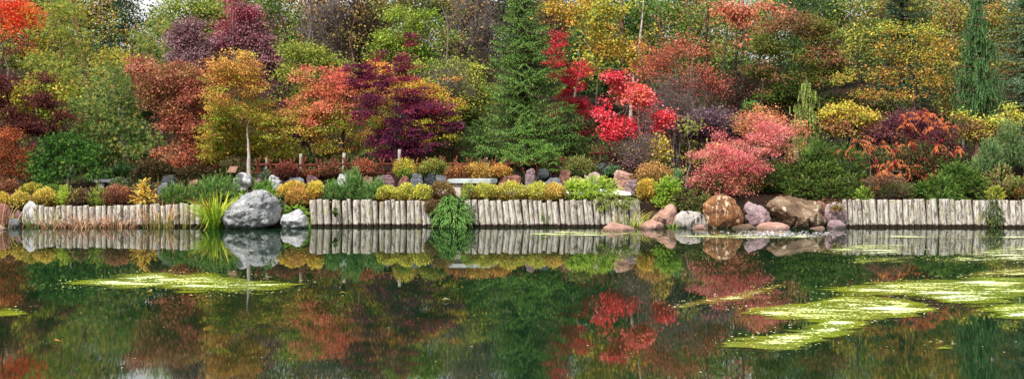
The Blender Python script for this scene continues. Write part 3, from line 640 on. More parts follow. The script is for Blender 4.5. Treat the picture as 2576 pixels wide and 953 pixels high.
for lb, bx, y, m, bp in TER: rock(lb, bx, y, m, name='terrace_rock', cat='rock', group=GT, cuts=12, amp=.05, box_pow=bp, sub=5, sink=.2, depth=.75, cutd=(.6, .9), rough=.03)

# ================================================================== BENCHES, FENCE, SIGN, LAMP
import bmesh
def block(name, parent, pts, mat, bev=.006):
    """convex block from 8 corners (bottom 4, top 4), bevelled"""
    bm = bmesh.new(); v = [bm.verts.new(p) for p in pts]
    for f in ((3, 2, 1, 0), (4, 5, 6, 7), (0, 1, 5, 4), (1, 2, 6, 5), (2, 3, 7, 6), (3, 0, 4, 7)): bm.faces.new([v[k] for k in f])
    bmesh.ops.bevel(bm, geom=bm.edges[:], offset=bev, segments=2, affect='EDGES'); bmesh.ops.recalc_face_normals(bm, faces=bm.faces[:])
    me = bpy.data.meshes.new(name); bm.to_mesh(me); bm.free(); me.materials.append(M[mat]); return link(name, me, parent)
def bx8(x0, x1, y0, y1, z0, z1, sx=0, sy=0):
    return [(x0, y0, z0), (x1, y0, z0), (x1 + sx, y1, z0), (x0 + sx, y1, z0), (x0, y0, z1), (x1, y0, z1), (x1 + sx, y1, z1), (x0 + sx, y1, z1)]
Yb = 26.35; zt = wz(450.5, Yb); zg = .74
b = thing('stone_bench', 'pale grey stone slab bench among the yellow globes', 'bench', (wx(1188, Yb), Yb, zg)); w = wx(1252, Yb) - wx(1126, Yb)
block('seat', b, bx8(-w / 2, w / 2 - .18, 0, .42, zt - zg - .115, zt - zg, .18), 'stone_cut', .012)
block('leg', b, bx8(-w / 2 + .13, -w / 2 + .36, .08, .36, -.12, zt - zg - .115, .1), 'stone_leg'); block('leg', b, bx8(w / 2 - .52, w / 2 - .29, .08, .36, -.12, zt - zg - .115, .1), 'stone_leg')
Yb = 28.0; zt = wz(451, Yb); zg = float(G(wx(270, Yb), Yb))
b = thing('stone_bench', 'dark old stone bench in shade below the pines at the left', 'bench', (wx(272, Yb), Yb, zg)); w = 72 * Yb / F
block('seat', b, bx8(-w / 2, w / 2, 0, .45, zt - zg - .09, zt - zg), 'stone_old', .012)
block('leg', b, bx8(-w / 2 + .1, -w / 2 + .26, .06, .38, -.15, zt - zg - .09), 'stone_old'); block('leg', b, bx8(w / 2 - .26, w / 2 - .1, .06, .38, -.15, zt - zg - .09), 'stone_old')

def pole(name, parent, a, b_, r0, r1, mat, sides=10, segs=6, wob=.006, rr=None):
    t = np.linspace(0, 1, segs)[:, None]; p = np.array(a) * (1 - t) + np.array(b_) * t; q = rs(str(a) + str(b_)); p[1:-1] += q.normal(0, wob, (segs - 2, 3))
    d = unit(p[-1] - p[0]); p = np.concatenate([[p[0] - d * .002], p, [p[-1] + d * .002]]); rad = np.concatenate([[.001], np.linspace(r0, r1, segs), [.001]])
    tb = Tubes(sides); tb.add(p, rad); return tb.build(name, parent, (0, 0, 0), M[mat])
def fence(label, Y, u0, u1, posts, v_rail, v_low, step, name='lattice_fence', slope=0., lean=.32, hi=396, lo=442):
    x0 = wx(u0, Y); x1 = wx(u1, Y); zg = float(G(x0, Y)); o = thing(name, label, 'fence', (x0, Y, zg), 'rustic pole fences'); rr_ = rs(label)
    zr = wz(v_rail, Y) - zg; zl = wz(v_low, Y) - zg
    L = x1 - x0; n = int(L / 3.) + 1
    for k in range(n):
        a, c_ = L * k / n, L * (k + 1) / n + .1
        pole('rail', o, (a, -.05, zr + slope * a + rr_.normal(0, .006)), (c_, -.05, zr + slope * c_), .034, .03, 'rail_wood', wob=.01)
        pole('rail', o, (a, -.05, zl + slope * a), (c_, -.05, zl + slope * c_ + rr_.normal(0, .01)), .03, .028, 'rail_wood', wob=.01)
    H = wz(hi, Y) - zg; B = wz(lo, Y) - zg
    x = .12; k = 0
    while x < L - .1:
        for s in (-1, 1):
            h = H + rr_.normal(0, .03); l = lean * (h - B)
            pole('brace', o, (x - s * l * .62, .02 if s > 0 else -.11, B + slope * x), (x + s * l * .38 + rr_.normal(0, .02), .02 if s > 0 else -.11, h + slope * x), .033, .028, 'rail_wood', 8, 4)
        tb = Tubes(8)
        for q in range(2): tb.add([(x - .03 + .03 * q, -.13, zr + slope * x - .04 + .02 * q), (x + .02, .05, zr + slope * x + .05)], [.016, .016])
        x += step * rr_.uniform(.85, 1.15); k += 1
    for up, vt, vb, w_ in posts:
        xp = wx(up, Y) - x0; pole('post', o, (xp, .12, wz(vb, Y) - zg - .1), (xp + .01, .12, wz(vt, Y) - zg), w_, w_ * .92, 'post_wood', 12)
    return o
fence('long rustic fence of crossed red brown poles with pale posts behind the terrace rocks', 28.15, 640, 1478, [(754, 387, 436, .045), (863, 385, 436, .05), (1003, 376, 440, .05), (1222, 396, 436, .045), (668, 396, 436, .045)], 413, 434.5, .36)
fence('short stretch of red brown lattice fence beside the dark brown boulder, right of the spruce', 29.6, 1482, 1560, [], 385, 403, .24, slope=.03, lean=.18, hi=368, lo=410)

Y = 27.0; x = wx(585, Y); zg = float(G(x, Y)); o = thing('plant_sign', 'small slanted brown plaque beside the tree with the white trunk', 'sign', (x, Y, zg)); zc = wz(426, Y) - zg
block('plate', o, [(-.135, -.07, zc - .085), (.1, -.07, zc - .085), (.1, -.05, zc - .095), (-.135, -.05, zc - .095), (-.085, .05, zc + .085), (.14, .05, zc + .085), (.14, .07, zc + .075), (-.085, .07, zc + .075)], 'plaque', .004)
pl = o.children[0]
for k, (a0, a1) in enumerate([(-.05, .05), (-.06, .07), (-.03, .04)]):
    t = .72 - k * .17; y = -.07 + .12 * t - .0035; z = zc - .085 + .17 * t; s = -.135 + .05 * t + .12
    block('lettering', pl, [(s + a0, y - .004, z - .006), (s + a1, y - .004, z - .006), (s + a1, y, z - .006), (s + a0, y, z - .006), (s + a0, y - .002, z + .006), (s + a1, y - .002, z + .006), (s + a1, y + .004, z + .006), (s + a0, y + .004, z + .006)], 'plaque_text', .0008)
pole('stake', o, (0, .02, -.15), (0, .02, zc - .02), .012, .012, 'metal')
Y = 26.5; x = wx(712, Y); zg = float(G(x, Y)); o = thing('garden_light', 'low dark metal path light behind the yellow orange shrub', 'lamp', (x, Y, zg)); zc = wz(459, Y) - zg
pole('stem', o, (0, 0, -.1), (.0, 0, zc), .014, .012, 'metal'); tb = Tubes(14); tb.add([(0, 0, zc - .03), (0, 0, zc - .028), (0, 0, zc + .02), (0, 0, zc + .05)], [.02, .13, .06, .004]); tb.build('shade', o, (0, 0, 0), M['metal'])

# ================================================================== SHORE BORDER
GS = 'clipped yellow globe shrubs'
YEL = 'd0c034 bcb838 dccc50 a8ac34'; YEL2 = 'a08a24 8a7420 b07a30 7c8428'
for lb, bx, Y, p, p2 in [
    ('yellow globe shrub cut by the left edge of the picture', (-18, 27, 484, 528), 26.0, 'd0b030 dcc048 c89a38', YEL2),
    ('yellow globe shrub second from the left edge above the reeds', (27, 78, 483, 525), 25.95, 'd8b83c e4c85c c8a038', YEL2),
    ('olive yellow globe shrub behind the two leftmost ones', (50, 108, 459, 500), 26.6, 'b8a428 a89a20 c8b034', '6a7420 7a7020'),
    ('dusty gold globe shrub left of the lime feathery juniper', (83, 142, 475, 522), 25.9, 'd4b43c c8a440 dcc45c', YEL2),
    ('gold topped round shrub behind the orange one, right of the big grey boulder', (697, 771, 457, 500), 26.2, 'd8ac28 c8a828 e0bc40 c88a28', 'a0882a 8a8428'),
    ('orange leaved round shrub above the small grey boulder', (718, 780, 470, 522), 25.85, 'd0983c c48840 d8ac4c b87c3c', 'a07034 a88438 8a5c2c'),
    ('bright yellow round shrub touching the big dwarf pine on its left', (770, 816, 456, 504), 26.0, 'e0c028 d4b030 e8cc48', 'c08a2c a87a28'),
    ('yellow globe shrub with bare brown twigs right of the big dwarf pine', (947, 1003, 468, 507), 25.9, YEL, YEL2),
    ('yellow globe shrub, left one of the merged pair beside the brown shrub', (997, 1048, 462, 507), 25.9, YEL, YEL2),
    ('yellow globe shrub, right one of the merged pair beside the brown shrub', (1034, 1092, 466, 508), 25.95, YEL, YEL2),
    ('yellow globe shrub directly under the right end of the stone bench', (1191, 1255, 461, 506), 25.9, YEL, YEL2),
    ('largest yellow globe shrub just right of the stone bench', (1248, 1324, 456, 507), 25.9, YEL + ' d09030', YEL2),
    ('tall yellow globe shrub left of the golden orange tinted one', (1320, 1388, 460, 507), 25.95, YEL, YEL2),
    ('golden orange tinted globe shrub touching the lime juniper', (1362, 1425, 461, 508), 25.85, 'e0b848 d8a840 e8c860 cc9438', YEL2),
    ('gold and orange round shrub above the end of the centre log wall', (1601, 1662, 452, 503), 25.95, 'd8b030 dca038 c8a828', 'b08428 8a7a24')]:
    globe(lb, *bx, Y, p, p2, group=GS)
globe('brown leaved shrub spilling over the log wall left of the green mound', 1078, 1144, 457, 508, 26.0, '8a6838 7a5630 9a7a40 a0803c', '4e3a24 6a4a2c', n=5600, lump=.14)
globe('trailing brown twiggy growth hanging down the log wall beside the green mound', 1066, 1104, 500, 538, 25.22, '7a5a38 6a4a30 88683c', '4e3a24', n=1500, L=.028, tight=.12, flr=.3)
globe('sparse yellow green shrub left of the bench leg', 1160, 1203, 463, 506, 25.9, 'a4b030 b8b838 8a9a2c', '7a4a38 6a5a2c', n=2200, tight=.12, flr=.4, lump=.2)
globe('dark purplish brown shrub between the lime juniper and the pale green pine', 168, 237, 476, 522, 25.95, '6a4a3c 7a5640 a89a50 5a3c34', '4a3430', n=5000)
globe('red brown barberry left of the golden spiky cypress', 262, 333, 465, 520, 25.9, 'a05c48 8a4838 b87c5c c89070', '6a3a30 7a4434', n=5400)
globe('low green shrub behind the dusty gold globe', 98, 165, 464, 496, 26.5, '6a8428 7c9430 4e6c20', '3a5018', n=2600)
# dwarf plants along the border
GJ = 'spreading junipers'
feather('lime green feathery juniper right of the dusty gold globe', [(136, 198, 463, 522)], 25.9, '8cb418 78a418', 'b4d028 c4dc3c', n=330, L=.22, kl=.05, kw=.016, group=GJ)
mugo('pale green dwarf pine between the two dark border shrubs', [(219, 279, 466, 520)], 25.88, '6a9a28 5a8828', 'a0b838 b8b040', n=230, L=.16)
feather('golden yellow spiky dwarf cypress left of the long dwarf pine hedge', [(318, 402, 462, 520), (345, 378, 443, 500)], 25.9, 'c8b030 a88a2c b8942c', 'e4d458 ecdc6c d8c848', n=170, L=.24, kl=.05, kw=.026, spread=.6, k=3, name='dwarf_cypress', cat='cypress', hang=.15, jt=.2)
GP = 'dwarf mountain pines of the border'
PN, PT = '3a7434 468440 34682e', '74a854 86b45c'
mugo('dark green dwarf pine above the last logs of the left wall', [(398, 478, 457, 514)], 26.0, '3c7428 4a8430 305e26', '6c9c3c 84ac44', n=300, group=GP)
mugo('widest dwarf pine behind the tall green grass', [(462, 560, 446, 512), (500, 612, 434, 505, .25)], 26.2, PN, PT, n=300, group=GP)
mugo('low dwarf pine just above the top of the big grey boulder', [(622, 705, 451, 497)], 26.4, '3e7c2a 4a8830', '6ca03c 7cb044', n=300, group=GP)
mugo('largest dwarf pine hedge above the middle log wall', [(803, 870, 446, 510), (846, 925, 424, 512, .1), (905, 960, 448, 508), (880, 912, 412, 500, .15), (935, 976, 442, 500, .1)], 25.95, PN + ' 3f7f45', PT + ' 6fa86a', n=300, L=.24, group=GP)
mugo('tiny pine sprouting from the face of the middle log wall', [(835, 852, 518, 542)], 25.2, '3a6428', '5a8434 7a6a34', n=120, L=.1, kl=.05)
feather('creeping green juniper draped behind the big grey boulder', [(568, 640, 478, 545), (640, 700, 470, 510)], 25.75, '5a9024 6ca028', '8cbc34', n=260, L=.16, kl=.035, kw=.014, group=GJ)
feather('blue green juniper in the gap between the two grey boulders', [(690, 722, 492, 560)], 25.5, '3c6a50 4a7c5c', '5c8c70', n=260, L=.16, kl=.035, kw=.013, group=GJ, hang=.4)
feather('bright green creeping juniper on top of the small grey boulder', [(704, 784, 508, 548)], 25.45, '5a9c28 6cac30', '98c844', n=340, L=.16, kl=.035, kw=.013, group=GJ, hang=.3)
feather('round mound of green juniper spilling to the water between two log walls', [(1087, 1198, 487, 580), (1100, 1150, 486, 540)], 25.05, '3e8434 4c9440 2e6c2c', '78b458 8cc068', n=480, L=.17, kl=.04, kw=.016, group=GJ, hang=.55, up=.2, flat=.5, depth=.5)
feather('lime green sprawling juniper above the right part of the centre wall', [(1415, 1500, 449, 506), (1455, 1558, 436, 500, .15), (1418, 1470, 444, 480)], 26.0, '7cb01c 6a9c1c', 'b0d42c c0dc40', n=330, L=.3, group=GJ, sx=.35)
feather('flat pale green creeping juniper hanging over the end of the centre wall', [(1486, 1606, 480, 516), (1494, 1540, 490, 532, -.2), (1540, 1600, 494, 522, -.2)], 25.45, '6a8c34 587c30', '98b450 a8bc58', n=330, L=.13, kl=.03, kw=.014, group=GJ, hang=.5)
feather('lime green upright juniper under the pink bush left of the boulders', [(1634, 1700, 444, 534), (1650, 1716, 440, 490)], 25.75, '6ca41c 549018', 'a4cc28 b4d43c', n=330, L=.28, group=GJ)
feather('olive brown juniper drooping over the banded boulder', [(1688, 1765, 468, 528), (1740, 1802, 478, 540)], 25.7, '4c6434 5a7038 64603c', '7c8c4c', n=330, L=.2, kl=.04, kw=.014, group=GJ, hang=.3)
mugo('small blue green pine behind the lime upright juniper', [(1682, 1726, 420, 470)], 26.6, '3c7c4c 4a8a58', '6ca870', n=220)
feather('moss tuft trailing on top of the round speckled boulder', [(2078, 2130, 500, 530)], 25.0, '7a7a38 6a5a34', '8c9440 9a6a48', n=200, L=.12, kl=.03, hang=.4, name='trailing_plant', cat='creeper')
# right bank
DJ, DT = '24441c 34581c 2a3c18 4a4a20', '64902c 789c34'
feather('massive dark green juniper over the flat topped boulder', [(1968, 2080, 400, 478, .5), (1975, 2060, 440, 500), (2040, 2160, 440, 506), (2090, 2200, 430, 500, .2), (2020, 2130, 395, 460, .8)], 26.3, DJ, DT, n=360, L=.22, kl=.045, kw=.019, group=GJ, flat=.2)
feather('soft mid green juniper rising behind the massive dark one', [(2020, 2100, 338, 420), (2060, 2190, 352, 440), (1992, 2060, 370, 440)], 27.6, '305c24 3a6a28', '5c8c38 6c9840', n=260, L=.45, kl=.06, group=GJ, flat=.5)
feather('sprawling bright green juniper reaching down over the right log wall', [(2310, 2420, 430, 515), (2350, 2450, 392, 490, .4), (2330, 2420, 470, 540, -.45), (2400, 2500, 415, 512, .1), (2290, 2350, 450, 490)], 26.0, '2c5a1c 3a6c20 224818', '64942c 78a438', n=300, L=.36, kl=.055, kw=.018, group=GJ, flat=.4, hang=.1)
feather('low green juniper along the top of the right log wall', [(2205, 2300, 452, 500), (2255, 2330, 462, 506)], 26.3, '3c7020 4c8428', '7ca434', n=260, L=.25, group=GJ)
feather('yellow green juniper at the left end of the right log wall', [(2146, 2200, 466, 506)], 25.9, '5c8c24 6c9c28', '94b834', n=260, L=.2, group=GJ)
feather('bright green juniper cut by the right edge of the picture', [(2500, 2620, 440, 500), (2560, 2680, 430, 500)], 26.3, '38641e 466e24', '749a34', n=260, L=.3, group=GJ)
feather('dark green creeper hanging down the right log wall', [(2474, 2528, 492, 572)], 25.12, '2c4c28 345a2c', '547c3c 7a8434', n=300, L=.14, kl=.035, hang=.8, up=.1, name='trailing_plant', cat='creeper')
feather('yellow green sprig at the top of the hanging dark creeper', [(2480, 2530, 462, 510)], 25.4, '8ca428 7c9c28', 'b8bc34', n=240, L=.16, group=GJ)
globe('dry brown heather mound above the right log wall', 2160, 2290, 440, 506, 26.1, '6a4c44 5a3e38 7c5c50 846858', '3c2a28', n=7000, L=.05, W=.012, tight=.1, name='dry_heather')
mugo('brownish budded pine at the right edge above the wall', [(2478, 2560, 408, 480), (2540, 2600, 440, 490)], 26.0, '7c8c4c 8a8454', 'a4b47c 9a7c50', n=110, L=.16, up=.7, name='pine_shrub')
globe('rust brown low shrub at the right edge on top of the wall', 2520, 2640, 468, 506, 26.2, '9a6028 8a5024 a87434', '5a3a1c', n=4000)
mugo('tall grey green mountain pine at the right edge', [(2462, 2530, 340, 440), (2500, 2580, 290, 420, .3), (2440, 2500, 380, 440), (2560, 2640, 320, 440)], 27.2, '3c7044 4a7c4c 345f3a', '78a070 8cac7c', n=240, L=.3, kl=.075, group=None, name='pine_shrub')

# grasses and reeds
GG = 'reed clumps standing at the waterline'
grass('tall bright green grass clump with rust tips left of the big grey boulder', 24.95, 545, 466, 577, 175, 260, '7cac1c 90bc24 689418', 'b8d038 a0c030 b8602c d8c048', curl=.36, rad=.2, w=.03, name='tall_grass', group=GG, dead=.05)
for lb, u, v0, wd, n, p, t, de in [
    ('dry pinkish reeds at the far left edge', 8, 500, 110, 60, 'a08448 7c8a34', 'c89070 d0a484', .5),
    ('green and tan reed clump in front of the first logs', 105, 515, 110, 110, '6c8c38 8a8c4c', 'c09078 a8a058', .45),
    ('short reddish dry reeds between the first two reed clumps', 150, 545, 90, 90, 'b08068 a87460', 'd0a08c', .6),
    ('wide dry tan reed clump in front of the left log wall', 215, 522, 190, 170, 'a88460 9c7454', 'cc9c80 d8ac90', .6),
    ('reddish dry reeds with green base in the middle of the left log wall', 290, 528, 150, 130, 'a87860 8c8c48', 'cc947c c8a080', .55),
    ('upright rust tipped reeds near the right end of the left log wall', 398, 494, 110, 120, '8c8c40 a08454', 'c07c5c d09c7c', .3),
    ('sparse rust reeds right behind the tall bright grass', 445, 500, 80, 40, '8c8c40 6c8434', 'b86c44', .3)]:
    grass(lb, 25.0, u, v0 - 14, 578, wd, int(n * .45), p, t, name='reed_clump', w=.024, rad=.3, curl=.4, dead=de * .6, group=GG)
grass('thin yellow green reeds behind the low red angular rock', 25.0, 1590, 495, 565, 120, 70, '8a9c34 a0a040', 'c8bc58 c09a60', name='reed_clump', w=.018, rad=.3, dead=.15, group=GG, vb=572)
grass('short grass tuft between the pink and the banded boulder', 24.95, 1692, 556, 578, 40, 30, '6c9430', '94b04c', name='grass_tuft', w=.012, rad=.1, group=GG)
grass('few green blades right of the small grey boulder', 24.95, 779, 520, 580, 22, 14, '5c8c34', '8cac4c c87c4c', name='grass_tuft', w=.014, rad=.04, group=GG)
grass('green leafy sprig growing out of the centre log wall', 25.18, 1367, 520, 562, 20, 14, '6c9438', '98b048', name='wall_sprig', w=.02, rad=.05, group=None, vb=556)

# ================================================================== TERRACE PLANTING
GC = 'low autumn shrubs on the terrace'
for lb, bx, Y, p, p2, n in [
    ('dark red barberry in front of the left fence post', (683, 757, 414, 452), 27.6, '84403a 743634 9c5040', '4c2826', 4200),
    ('brownish red barberry between the two left fence posts', (803, 850, 410, 446), 27.7, '8c5440 98604a 7c4438', '4c3424', 3000),
    ('orange red barberry right of the second pale fence post', (888, 945, 405, 450), 27.6, 'b0583c 9c4c3c b87048', '6a3c28', 3400),
    ('rust shrub just right of the first pale fence post', (764, 808, 428, 452), 27.8, '8a4830 9a5a3c', '5a3020', 1800),
    ('green and gold shrub below the tall pale stake', (992, 1044, 402, 446), 27.5, 'd0b428 a8b030 c88a30', '6c8c28 8c9c28', 2800),
    ('olive shrub above the black jagged rock', (1050, 1132, 402, 444), 27.8, '7c8c2c 98902c a07030', '4e5c20', 3600),
    ('red orange low shrub left behind the stone bench', (1124, 1180, 418, 458), 27.3, 'b0603c a0543c bc7c44 8c6c34', '6c4028', 2800),
    ('orange gold low shrub behind the stone bench', (1168, 1236, 412, 452), 27.4, 'd09838 c07c38 d0a844 a89438', '846028', 3600),
    ('small amber shrub right behind the stone bench', (1232, 1286, 416, 446), 27.5, 'd09c38 c87c34', '8c6424', 2200),
    ('olive and wine shrub over the upright wine red rock', (1412, 1500, 396, 446), 27.8, '6c7c34 888c3c 9a6840', '3e4c20', 3800),
    ('peach and olive leaved shrub above the gold shrub by the path', (1598, 1694, 414, 466), 26.9, 'c88c54 b87c48 c8a048 a07444', '7c5c30 8c7c34', 4800),
    ('olive shrub left of the white trunk tree', (556, 604, 398, 446), 27.8, '5a5c34 6c5c3c 84683c', '3c3c20', 2400)]:
    globe(lb, *bx, Y, p, p2, L=.045, W=.03, n=n, lump=.35, tight=.16, group=GC, name='low_shrub', flr=.45)
feather('grey blue juniper on the terrace left of the dark red barberry', [(646, 690, 424, 464)], 27.5, '54706c 486460', '6c8c84', n=260, L=.18, kl=.04, group=GJ)
feather('tiny grey blue juniper cushion behind the largest dwarf pine', [(864, 906, 426, 444)], 27.4, '607c78 547068', '7c9890', n=260, L=.12, kl=.03, group=GJ)
feather('blue green low juniper beside the small blue grey stone', [(1514, 1568, 414, 442)], 27.9, '3c7050 487c58', '649878', n=260, L=.18, group=GJ)
feather('grey green shrub beside the old dark bench', [(412 - 0 - 20 + 0, 0 + 400, 462, 470)], 27.0, '5c6c48', '74845c', n=60, L=.1, group=GJ) if False else None
globe('grey green shrub hiding the right leg of the dark old bench', 276, 320, 446, 482, 27.2, '5c6c44 6c7448 4c5c3c', '3c4428', n=2200, L=.04, W=.026, tight=.1, name='low_shrub', group=GC)
globe('orange brown leaf drift shrub left under the rust tree', 0, 44, 452, 488, 27.2, 'a86850 98583c b8785c', '6c3c2c', n=1800, L=.045, W=.03, tight=.15, name='low_shrub', group=GC)

# ================================================================== FEATURE TREES
GF = 'autumn coloured trees behind the fence'
spruce('tall broad green spruce in the middle of the picture', 30.2, 1318, [(-70, 3), (-20, 30), (20, 52), (80, 70), (140, 88), (200, 104), (250, 92), (275, 92), (300, 128), (340, 150), (380, 170), (412, 172), (430, 120)], '34642a 407630 285220', '74a446 84b04e', step=.22, nbr=22, group='spruces', r0=.1, hang=.6, droop=.35, bl_s=.34)
spruce('small bright green spruce in front of the tall one', 28.3, 1322, [(312, 2), (340, 22), (370, 48), (400, 66), (430, 70), (446, 40)], '3c7c24 488a2a', '74ac3c 86b848', step=.13, nbr=10, group='spruces', r0=.04, kl=.05, kw=.018, bl_s=.2)
spruce('tiny bright spruce right of the small bright green one', 27.9, 1386, [(362, 2), (390, 22), (420, 34), (446, 26)], '3c7c24 488a2a', '74ac3c 86b848', step=.1, nbr=9, group='spruces', r0=.03, kl=.045, kw=.016, bl_s=.15)
spruce('lower green spruce crown at the right flank of the tall one', 29.6, 1428, [(262, 3), (300, 30), (340, 52), (380, 58), (412, 40)], '2c5c22 376a28', '5a9038 6a9c40', step=.15, nbr=9, group='spruces', r0=.05)
spruce('green spruce flank filling the lower left side of the tall one', 29.5, 1206, [(300, 3), (330, 26), (365, 50), (400, 54), (420, 30)], '2c5c22 376a28', '5a9038 6a9c40', step=.15, nbr=9, group='spruces', r0=.05)
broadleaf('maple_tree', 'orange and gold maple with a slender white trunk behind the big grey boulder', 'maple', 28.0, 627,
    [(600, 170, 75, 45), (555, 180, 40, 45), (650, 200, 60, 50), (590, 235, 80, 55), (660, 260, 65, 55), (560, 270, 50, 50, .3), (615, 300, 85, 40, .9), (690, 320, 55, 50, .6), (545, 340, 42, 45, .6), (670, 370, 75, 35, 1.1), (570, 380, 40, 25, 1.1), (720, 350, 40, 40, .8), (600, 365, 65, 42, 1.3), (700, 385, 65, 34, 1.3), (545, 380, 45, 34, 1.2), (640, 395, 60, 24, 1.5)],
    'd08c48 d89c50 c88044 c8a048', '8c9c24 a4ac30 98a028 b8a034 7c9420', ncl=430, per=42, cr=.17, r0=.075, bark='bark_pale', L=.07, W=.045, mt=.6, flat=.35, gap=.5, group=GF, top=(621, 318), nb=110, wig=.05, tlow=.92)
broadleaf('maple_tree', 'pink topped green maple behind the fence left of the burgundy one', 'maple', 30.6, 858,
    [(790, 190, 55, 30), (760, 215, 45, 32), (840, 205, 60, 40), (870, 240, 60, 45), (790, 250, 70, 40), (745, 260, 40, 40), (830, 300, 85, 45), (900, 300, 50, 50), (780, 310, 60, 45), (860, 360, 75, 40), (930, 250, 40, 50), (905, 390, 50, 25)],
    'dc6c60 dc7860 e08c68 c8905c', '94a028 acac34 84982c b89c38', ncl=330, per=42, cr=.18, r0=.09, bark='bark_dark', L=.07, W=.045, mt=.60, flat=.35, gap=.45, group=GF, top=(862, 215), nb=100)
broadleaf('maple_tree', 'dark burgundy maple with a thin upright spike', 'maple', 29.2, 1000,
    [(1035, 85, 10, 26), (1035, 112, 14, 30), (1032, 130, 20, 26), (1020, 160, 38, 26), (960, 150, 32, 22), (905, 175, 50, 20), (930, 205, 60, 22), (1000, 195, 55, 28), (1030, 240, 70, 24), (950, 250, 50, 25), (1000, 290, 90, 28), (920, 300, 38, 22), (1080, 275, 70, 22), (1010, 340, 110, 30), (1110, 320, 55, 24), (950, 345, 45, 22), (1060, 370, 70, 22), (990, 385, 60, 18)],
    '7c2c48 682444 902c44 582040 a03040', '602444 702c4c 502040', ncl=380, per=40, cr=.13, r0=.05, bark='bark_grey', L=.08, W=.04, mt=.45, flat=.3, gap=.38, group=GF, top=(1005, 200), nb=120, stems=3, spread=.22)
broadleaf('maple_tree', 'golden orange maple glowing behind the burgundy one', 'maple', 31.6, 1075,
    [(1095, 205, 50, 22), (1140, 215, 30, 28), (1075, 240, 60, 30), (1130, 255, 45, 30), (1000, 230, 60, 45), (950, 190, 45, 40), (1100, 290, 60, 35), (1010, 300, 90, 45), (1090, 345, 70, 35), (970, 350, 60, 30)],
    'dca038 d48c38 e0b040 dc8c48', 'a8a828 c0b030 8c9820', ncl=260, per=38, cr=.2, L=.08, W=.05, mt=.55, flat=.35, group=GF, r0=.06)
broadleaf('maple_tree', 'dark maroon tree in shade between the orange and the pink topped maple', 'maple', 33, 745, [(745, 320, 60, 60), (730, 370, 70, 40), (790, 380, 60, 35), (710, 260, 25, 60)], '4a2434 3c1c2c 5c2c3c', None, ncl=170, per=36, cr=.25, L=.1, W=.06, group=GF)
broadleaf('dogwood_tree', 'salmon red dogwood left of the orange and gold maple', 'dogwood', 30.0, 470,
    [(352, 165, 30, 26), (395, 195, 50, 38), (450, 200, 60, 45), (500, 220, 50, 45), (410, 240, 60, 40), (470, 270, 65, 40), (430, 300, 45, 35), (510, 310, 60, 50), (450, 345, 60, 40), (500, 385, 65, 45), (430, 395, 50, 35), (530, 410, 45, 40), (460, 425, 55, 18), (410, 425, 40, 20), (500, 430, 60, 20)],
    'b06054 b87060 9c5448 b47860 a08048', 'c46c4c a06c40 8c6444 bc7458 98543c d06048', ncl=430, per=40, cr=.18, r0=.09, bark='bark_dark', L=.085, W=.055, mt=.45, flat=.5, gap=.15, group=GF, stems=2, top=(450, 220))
broadleaf('dogwood_tree', 'tall mauve pink dogwood at the top behind the orange maple', 'dogwood', 37, 610,
    [(610, 20, 45, 40), (575, 50, 45, 45), (650, 60, 50, 50), (600, 100, 70, 45), (660, 130, 50, 50), (560, 120, 40, 40), (690, 100, 25, 40), (620, 165, 70, 35), (690, 180, 30, 60), (700, 230, 26, 50)],
    'a06c76 946068 ac7c84 885660 a84c5c', '846068 745058', ncl=300, per=34, cr=.24, r0=.09, L=.11, W=.07, mt=.25, group=GF, droop=.6, gap=.5, stems=2)
broadleaf('dogwood_tree', 'lower mauve dogwood crown left of the tall mauve pink one', 'dogwood', 36, 490, [(480, 80, 40, 40), (460, 115, 40, 45), (510, 120, 40, 50), (490, 155, 60, 35), (440, 140, 25, 30)], '947078 886068 a07c80 805860', None, ncl=200, per=34, cr=.22, L=.1, W=.065, group=GF, droop=.6, gap=.4)
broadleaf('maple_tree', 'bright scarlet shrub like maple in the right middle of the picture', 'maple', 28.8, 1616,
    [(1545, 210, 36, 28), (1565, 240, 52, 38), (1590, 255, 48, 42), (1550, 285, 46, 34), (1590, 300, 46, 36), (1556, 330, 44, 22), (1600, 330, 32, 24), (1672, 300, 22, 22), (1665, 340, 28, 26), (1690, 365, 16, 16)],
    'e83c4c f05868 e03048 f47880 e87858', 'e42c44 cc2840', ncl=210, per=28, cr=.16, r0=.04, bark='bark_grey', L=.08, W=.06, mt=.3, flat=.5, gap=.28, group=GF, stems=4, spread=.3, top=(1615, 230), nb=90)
broadleaf('maple_tree', 'thin crimson tree scattered right of the tall spruce', 'maple', 32.5, 1440,
    [(1400, 100, 24, 20), (1395, 145, 30, 32), (1420, 190, 36, 18), (1462, 175, 18, 26), (1440, 215, 36, 16), (1412, 240, 20, 14), (1445, 262, 28, 16), (1470, 280, 18, 20), (1400, 285, 18, 12), (1470, 340, 20, 20)],
    'c8203c d42c48 b81c34', None, ncl=120, per=24, cr=.16, r0=.035, L=.075, W=.05, gap=.2, group=GF, nb=70)
broadleaf('burning_bush', 'wide rosy pink bush above the rusty boulder', 'shrub', 26.8, 1880,
    [(1840, 334, 65, 32), (1890, 327, 70, 38), (1940, 347, 60, 38), (1800, 367, 65, 34), (1860, 377, 100, 40), (1945, 392, 60, 38), (1785, 407, 65, 30), (1850, 422, 95, 34), (1920, 432, 60, 28), (1745, 427, 34, 16), (1810, 457, 85, 26), (1880, 462, 60, 22), (1850, 482, 44, 14), (1795, 506, 28, 18, -1.35), (1735, 390, 22, 10), (1780, 455, 50, 24, -.4), (1830, 478, 45, 16, -.5), (1800, 425, 60, 26, -.3)],
    'dc7478 e48c8c d4706c d89880 b8a060', 'd4646c dc5c70 cc7468 a89048 98943c', ncl=520, per=34, cr=.14, r0=.035, bark='bark_dark', L=.055, W=.03, mt=.35, flat=.4, gap=.5, stems=6, spread=.3, top=(1880, 320), nb=120, jt=.16)
